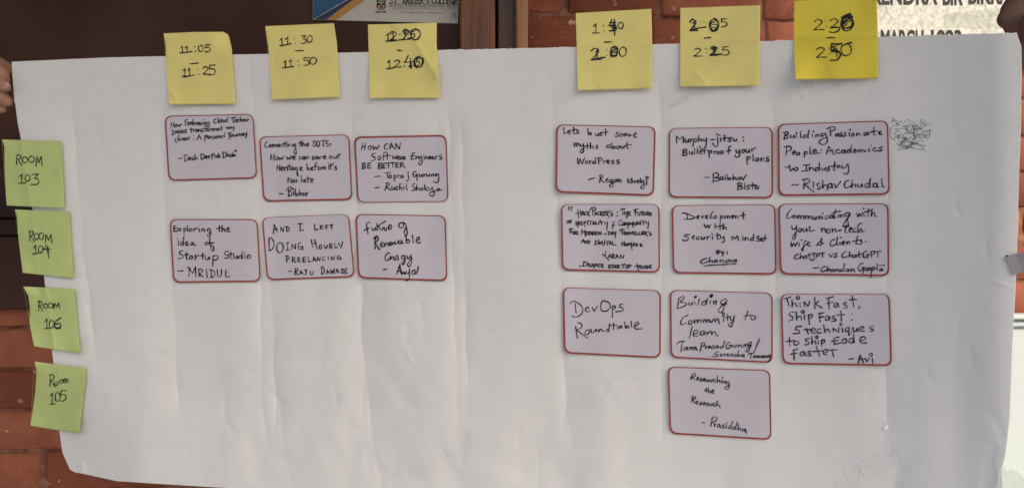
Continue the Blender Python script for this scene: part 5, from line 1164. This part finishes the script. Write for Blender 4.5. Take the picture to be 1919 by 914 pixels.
sticky(M['yellow'], [(689.5, 46.5), (691, 90), (692, 140), (692.5, 184)], [(818.5, 43), (818, 80), (821, 130), (823.5, 184)], [(1, 0.65, 0.30, 0.006), (1, 0, 0.3, -0.003), (0, 1, 0.25, 0.003), (0, 0, .3, .002)],
  w_([('1', 1122, 250, 1160, 308), ('2', 1150, 238, 1215, 306), ('1', 1160, 245, 1200, 300), ('line', [(1122, 308), (1180, 306), (1240, 297)], 2.8), ('dots', [(1228, 258)]), ('2', 1250, 222, 1305, 297, 3.4), ('line', [(1262, 245), (1265, 222), (1278, 220), (1276, 240), (1262, 252), (1275, 262)], 2.8), ('line', [(1290, 292), (1320, 284)], 3.4),
      ('0', 1310, 218, 1378, 297, 3.4), ('5', 1312, 235, 1342, 285, 2.6), ('line', [(1210, 375), (1228, 378), (1246, 378)], 2.6),
      ('1', 1130, 450, 1175, 512), ('line', [(1130, 516), (1190, 506)]), ('2', 1188, 450, 1240, 502), ('dots', [(1258, 462), (1262, 492)]), ('4', 1268, 415, 1325, 505, 2.6), ('line', [(1292, 494), (1330, 492)], 2.4), ('line', [(1308, 455), (1315, 512)], 3.0), ('0', 1336, 425, 1402, 500, 4.4), ('5', 1348, 440, 1376, 490, 2.4)]),
  'yellow sticky note reading 12:20 to 12:40 with overwritten digits, below the college letterhead', GY, wrinkles=[(0.62, 0.12, 0.98, 0.72, 0.0022, 0.06), (0.28, 0.0, 0.4, 0.15, -0.0012, 0.05), (0.1, 0.97, 0.35, 0.92, -0.0008, 0.04)])
w_ = S(1000, 0, 5.077)
sticky(M['yellow'], [(1079, 25), (1081, 90), (1082, 130), (1083, 169.5)], [(1220.5, 17), (1222, 60), (1222, 110), (1222, 166)], [(0, 1, 0.3, 0.003), (1, 1, 0.3, 0.003)],
  w_([('1', 555, 230, 632, 318), ('dots', [(661, 244), (667, 297)]), ('4', 718, 182, 785, 300, 2.6), ('3', 722, 215, 785, 295, 3.2), ('line', [(738, 252), (768, 240), (780, 262), (745, 268)], 3.2), ('line', [(770, 190), (772, 270), (771, 337)], 2.6), ('line', [(732, 293), (782, 290)], 2.4), ('0', 806, 214, 855, 273), ('line', [(675, 404), (710, 402), (746, 400)], 2.5),
      ('2', 550, 460, 640, 570, 2.8), ('1', 585, 478, 630, 560, 2.8), ('line', [(558, 570), (620, 556), (680, 548)], 3.4), ('dots', [(695, 474), (700, 528)]), ('0', 732, 446, 800, 536, 4.0), ('6', 738, 465, 792, 530, 3.0), ('line', [(728, 536), (760, 540), (790, 530)], 3.0), ('0', 818, 448, 882, 536)]),
  'yellow sticky note reading 1:40 to 2:00, first note right of the door post', GY, wrinkles=[(0.0, 0.44, 1.0, 0.43, 0.0006, 0.04), (0.25, 0.9, 0.33, 0.97, 0.0008, 0.03)])
w_ = S(1260, 0, 5.078)
sticky(M['yellow'], [(1275, 15.5), (1275, 60), (1275, 110), (1275, 163)], [(1425, 10.5), (1424.5, 60), (1423.5, 110), (1422.5, 161)], [(0.25, 1, 0.35, 0.003), (1, 1, 0.3, 0.002), (1, 0, .3, .002)],
  w_([('2', 168, 188, 240, 295, 3.2), ('1', 188, 205, 235, 285, 2.2), ('line', [(175, 292), (240, 272), (316, 260)], 3.2), ('dots', [(302, 211)]), ('0', 356, 180, 438, 296, 3.6), ('6', 364, 195, 430, 268, 2.2), ('line', [(360, 270), (390, 292), (425, 275)], 3.4), ('5', 464, 182, 524, 258), ('line', [(305, 365), (334, 362), (362, 359)], 3.2),
      ('2', 203, 462, 285, 537), ('dots', [(321, 464), (326, 504)]), ('2', 358, 446, 440, 528, 3.0), ('1', 388, 452, 420, 524, 3.2), ('line', [(375, 470), (400, 455), (395, 490)], 3.0), ('line', [(370, 526), (420, 522), (474, 514)], 3.0), ('5', 476, 446, 540, 527)]),
  'yellow sticky note reading 2:05 to 2:25, beside the deep yellow note', GY, wrinkles=[(0.19, 0.82, 0.33, 0.97, 0.0012, 0.03), (0.0, 0.42, 1.0, 0.41, 0.0008, 0.04)])
w_ = S(1470, 0, 5.71)
sticky(M['deep_yellow'], [(1489, 2.5), (1488, 50), (1488.5, 100), (1491, 149.5)], [(1643, -6), (1645, 50), (1645, 100), (1645.5, 147)], [(0, 1, 0.4, 0.010), (0.5, 1, 0.5, 0.003), (1, 0, .3, .002)],
  w_([('2', 320, 212, 425, 320), ('dots', [(438, 228), (446, 283)]), ('2', 490, 205, 600, 300, 2.4), ('line', [(500, 298), (560, 292), (592, 302), (575, 335), (520, 350), (480, 342)], 2.8), ('0', 612, 172, 738, 328, 3.2), ('0', 618, 185, 728, 300, 3.4), ('line', [(612, 190), (660, 165), (710, 156), (640, 200), (620, 215), (690, 175), (725, 185), (630, 235), (618, 260), (700, 195)], 4.2), ('line', [(640, 262), (668, 222), (668, 262), (645, 280)], 2.2), ('line', [(690, 232), (722, 225), (715, 280), (660, 305)], 2.6), ('line', [(458, 408), (500, 406), (541, 405)], 2.6),
      ('2', 345, 510, 450, 615), ('dots', [(475, 521), (481, 578)]), ('5', 495, 470, 605, 650, 3.4), ('line', [(510, 510), (560, 485), (615, 468)], 3.2), ('line', [(505, 555), (545, 515), (560, 560), (562, 612)], 2.6), ('line', [(505, 552), (580, 560)], 3.4), ('0', 606, 470, 720, 592, 2.6), ('line', [(640, 482), (680, 466), (718, 458)], 3.0)]),
  'deep yellow sticky note reading 2:30 to 2:50, beside the marble plaque', GY, wrinkles=[(0.0, 0.47, 1.0, 0.46, 0.0010, 0.05)])
w_ = S(0, 250, 6.093, 1.9)
sticky(M['green'], [(3.5, 261.5), (8, 275), (8.5, 310), (10.5, 350), (12.5, 385)], [(115, 264.5), (116.5, 300), (119, 345), (120.5, 390.5)], [(0, 0, 0.3, 0.004), (0, 1, 0.35, 0.004), (0, .5, .3, -.002)],
  w_([('R', 180, 245, 250, 360), ('O', 252, 268, 312, 334), ('O', 328, 260, 388, 330), ('M', 412, 262, 480, 370), ('1', 203, 468, 292, 572), ('0', 288, 472, 344, 545), ('3', 350, 465, 445, 582)]),
  'green sticky note reading ROOM 103, topmost on the left edge', GG, wrinkles=[(0.3, 0.0, 0.42, 1.0, 0.0016, 0.08)])
w_ = S(20, 385, 6.3, 1.9)
sticky(M['green'], [(28, 392.5), (32, 408), (34, 440), (38, 475), (42.5, 511)], [(130, 397), (132, 430), (135, 475), (137.5, 521)], [(0, 0, 0.3, 0.004), (0, 1, 0.35, 0.005), (0, .5, .3, -.002)],
  w_([('R', 213, 302, 282, 425), ('O', 280, 326, 326, 400), ('O', 335, 320, 385, 400), ('M', 408, 345, 486, 442), ('1', 260, 470, 326, 570), ('0', 325, 474, 380, 556), ('4', 388, 468, 472, 560), ('line', [(432, 480), (438, 540), (448, 620)])]),
  'green sticky note reading ROOM 104, second from the top on the left edge', GG, wrinkles=[(0.3, 0.0, 0.3, 1.0, 0.0014, 0.1)])
w_ = S(40, 530, 6.531, 1.9)
sticky(M['green'], [(43.5, 536.5), (53, 554), (56, 575), (55.5, 605), (60, 630), (64, 648.5)], [(139, 541), (143, 580), (146, 620), (149, 662)], [(0, 0, 0.35, 0.010), (0, 1, 0.3, 0.004), (0, .45, .35, -.004), (1, 1, .3, .004)],
  w_([('R', 204, 222, 264, 345), ('O', 270, 250, 316, 308), ('O', 330, 244, 386, 305), ('M', 396, 246, 466, 316), ('1', 275, 440, 346, 560), ('0', 340, 455, 402, 546), ('6', 402, 428, 480, 555, 2.9), ('line', [(435, 545), (470, 556), (478, 530)], 3.2)]),
  'green sticky note reading ROOM 106 with a thick overwritten last digit, left edge curled', GG, wrinkles=[(0.40, 0.0, 0.45, 1.0, 0.0016, 0.06), (0.1, 0.35, 0.38, 0.1, 0.0012, 0.05)])
w_ = S(40, 670, 6.093, 1.9)
sticky(M['green'], [(65, 677), (68.5, 695), (66, 735), (61, 770), (57, 797)], [(159, 689), (161, 706), (156, 750), (147.5, 812)], [(0, 0, 0.3, 0.005), (0, 1, 0.35, 0.006), (1, 1, .4, .008)],
  w_([('R', 318, 190, 385, 335)]) + writer(40, 670, 6.093, 46, 1.9)([('oom', 378, 318, 548, 272, 44)]) + w_([('1', 320, 400, 388, 532), ('0', 385, 392, 442, 490), ('5', 445, 374, 512, 490)]),
  'green sticky note reading Room 105, lowest on the left edge and tilted', GG, wrinkles=[(0.45, 0.0, 0.5, 0.4, 0.0014, 0.06)])

# ------------------------------------------------------------------ tapes
pp = [(1884, 480), (1902, 475.5), (1990, 452), (1990, 488), (1919, 508.5), (1899, 516)]
a = np.array(pp, float)
hh = np.array([0.002, 0.002, 0.0, 0.0, 0.002, 0.002])
A = on_sheet(a[:, 0], a[:, 1], h_low(a[:, 0], a[:, 1]) + hh); B = on_sheet(a[:, 0], a[:, 1], h_low(a[:, 0], a[:, 1]) + hh - 0.0006)
gt = obj('grey_tape', np.concatenate([A, B]), [(5, 4, 1, 0), (4, 3, 2, 1), (6, 7, 10, 11), (7, 8, 9, 10)] + [(i, (i + 1) % 6, (i + 1) % 6 + 6, i + 6) for i in range(6)], M['grey_tape'])
tag(gt, 'opaque grey tape strip stuck over the right edge of the sheet', 'tape')
v, f = ribbon([([(1884.6, 480.2), (1888, 479)], 2.2)], lambda px, py, lift: on_sheet(px, py, h_low(px, py) + 0.002 + lift), 0.0004)
obj('dirty_corner', v, f, M['ink'], gt)
# crumpled clear tape hanging at the bottom right corner
rr = random.Random(9)
nx_, ny_ = 12, 9
Vt, Ft = [], []
for j in range(ny_):
    for i in range(nx_):
        s, t = i / (nx_ - 1), j / (ny_ - 1)
        px = 1876 + s * 46 + t * 6 + rr.uniform(-1.5, 1.5); py = 878 + t * 52 + s * 22 - 10 * math.sin(s * 3) + rr.uniform(-1.5, 1.5)
        Vt.append(tuple(on_sheet(px, py, -0.010 + 0.008 * math.sin(s * 6 + t * 4) + rr.uniform(-.004, .004) + 0.012 * (1 - s))))
for j in range(ny_ - 1):
    for i in range(nx_ - 1):
        p = j * nx_ + i
        Ft.append((p, p + 1, p + nx_ + 1, p + nx_))
ct = obj('crumpled_tape', Vt, Ft, M['clear_tape'])
tag(ct, 'crumpled clear sticky tape hanging off the lower right corner of the sheet', 'tape')
# clear tape between the plaque and the hand
Vt = []
for i in range(9):
    s = i / 8
    x = 1768 + s * 150; y = 34 - s * 7
    for k in range(5):
        t = k / 4 - 0.5
        Vt.append(tuple(on_sheet(x, y + t * 44 * (0.6 + 0.4 * s) + 6, -0.030 - 0.06 * (1 - s) + 0.002 * math.sin(s * 7 + k))))
Ft = [(i * 5 + k, (i + 1) * 5 + k, (i + 1) * 5 + k + 1, i * 5 + k + 1) for i in range(8) for k in range(4)]
tp = obj('clear_tape', Vt, Ft, M['clear_tape'], smooth=True)
tag(tp, 'clear tape strip stretched from the plaque to the dark hand at upper right', 'tape')

# ------------------------------------------------------------------ the two people holding the sheet (only their hands reach the picture)
def limb(bm_v, bm_f, pts, n=12):
    """chain of (px, py, h, radius m) -> overlapping tapered capsules"""
    P3 = [(on_sheet(p[0], p[1], p[2]), p[3]) for p in pts]
    for (a, ra), (b, rb) in zip(P3[:-1], P3[1:]):
        d = b - a; L = np.linalg.norm(d); d = d / L
        u = np.cross(d, [0.3, 0.2, 0.93]); u /= np.linalg.norm(u); w = np.cross(d, u)
        rings = []
        for k in range(5):
            t = -math.pi / 2 + math.pi / 2 * k / 4
            rings.append((a + d * ra * math.sin(t), ra * math.cos(t)))
        for k in range(5):
            t = math.pi / 2 * k / 4
            rings.append((b + d * rb * math.sin(t), rb * math.cos(t)))
        base = len(bm_v)
        for c_, r_ in rings:
            for i in range(n):
                an = 2 * math.pi * i / n
                bm_v.append(tuple(c_ + (u * math.cos(an) + w * math.sin(an)) * max(r_, 0.0003)))
        for k in range(len(rings) - 1):
            for i in range(n):
                j = (i + 1) % n
                bm_f.append((base + k * n + i, base + k * n + j, base + (k + 1) * n + j, base + (k + 1) * n + i))
        bm_f.append(tuple(base + i for i in range(n - 1, -1, -1)))
        bm_f.append(tuple(base + (len(rings) - 1) * n + i for i in range(n)))

def hand(chains, m, label, voxel=0.0016):
    V, Fc = [], []
    for ch in chains: limb(V, Fc, ch)
    tmp = obj('tmp', V, Fc, m)
    md = tmp.modifiers.new('r', 'REMESH'); md.mode = 'VOXEL'; md.voxel_size = voxel
    sm = tmp.modifiers.new('s', 'SMOOTH'); sm.iterations = 5; sm.factor = 0.5
    dg = bpy.context.evaluated_depsgraph_get()
    me = bpy.data.meshes.new_from_object(tmp.evaluated_get(dg))
    loc = tmp.location.copy()
    bpy.data.objects.remove(tmp)
    me.polygons.foreach_set('use_smooth', [True] * len(me.polygons))
    if not me.materials: me.materials.append(m)
    o = bpy.data.objects.new('person', me); COL.objects.link(o); o.location = loc
    return tag(o, label, 'person')

def nail(parent, px, py, h, rx, ry, ang, m):
    V, Fc = [], []
    V.append(on_sheet(px, py, h + 0.0012))
    for k in range(2):
        for i in range(14):
            a = 2 * math.pi * i / 14; r = (k + 1) / 2
            x = rx * r * math.cos(a); y = ry * r * math.sin(a)
            V.append(on_sheet(px + x * math.cos(ang) - y * math.sin(ang), py + x * math.sin(ang) + y * math.cos(ang), h + 0.0012 - 0.0016 * r * r))
    for i in range(14):
        j = (i + 1) % 14
        Fc += [(0, 1 + j, 1 + i), (1 + i, 1 + j, 15 + j, 15 + i)]
    obj('fingernail', V, Fc, m, parent, smooth=True)

LH = [
 [(-420, 420, -0.02, .040), (-250, 260, -0.02, .030), (-150, 190, -0.015, .026), (-85, 160, -0.012, .024)],
 [(-85, 160, -.012, .024), (-62, 128, -.006, .0125)], [(-85, 160, -.012, .024), (-62, 152, -.004, .0125)], [(-85, 160, -.012, .024), (-62, 178, -.006, .012)], [(-85, 165, -.012, .024), (-66, 200, -.008, .011)],
 [(-62, 128, -.006, .0115), (-16, 124, .000, .0098), (2, 136, .002, .0088), (6, 150, .000, .0075)],
 [(-62, 152, -.004, .0112), (-22, 152, .006, .0096), (0, 158, .009, .0082), (9, 163, .008, .0068)],
 [(-62, 178, -.006, .0110), (-20, 178, .002, .0095), (3, 183, .003, .0084), (13, 190, .000, .0070)],
 [(-66, 200, -.008, .0100), (-26, 198, -.002, .0085), (-8, 201, -.001, .0074), (3, 204, -.003, .0062)],
 [(-110, 140, -.02, .016), (-70, 105, -.028, .0115), (-20, 112, -.030, .010), (24, 138, -.022, .009), (42, 150, -.018, .0075)],
]
lp = hand(LH, M['skin'], 'person at the left of whom only the light brown fingers gripping the sheet show')
nail(lp, 11, 160, 0.0150, 6.0, 7.5, 0.25, M['nail'])
RH = [
 [(2420, 420, -0.03, .040), (2200, 200, -0.035, .032), (2080, 90, -0.04, .027), (2010, 40, -0.035, .025)],
 [(2010, 40, -.035, .025), (1985, 2, -.028, .0125)], [(2010, 40, -.035, .025), (1980, 35, -.026, .0125)], [(2010, 45, -.035, .024), (1980, 66, -.026, .012)], [(2015, 60, -.035, .023), (1985, 95, -.028, .011)],
 [(1985, 2, -.028, .0118), (1940, -14, -.018, .0105), (1908, 2, -.016, .0095), (1893, 20, -.018, .0082)],
 [(1980, 35, -.026, .0118), (1940, 24, -.014, .0105), (1908, 33, -.014, .0095), (1888, 36, -.016, .0085)],
 [(1980, 66, -.026, .0115), (1942, 58, -.016, .0102), (1918, 52, -.017, .0092), (1900, 52, -.019, .0080)],
 [(1985, 95, -.028, .0115), (1945, 78, -.018, .0105), (1922, 84, -.018, .0095), (1918, 106, -.018, .0085)],
 [(2040, 40, -.03, .018), (1990, 10, -.008, .013), (1960, 30, .004, .0115), (1935, 50, .010, .0100)],
]
rp = hand(RH, M['dark_skin'], 'person at the right of whom only dark brown fingertips holding the upper corner show')
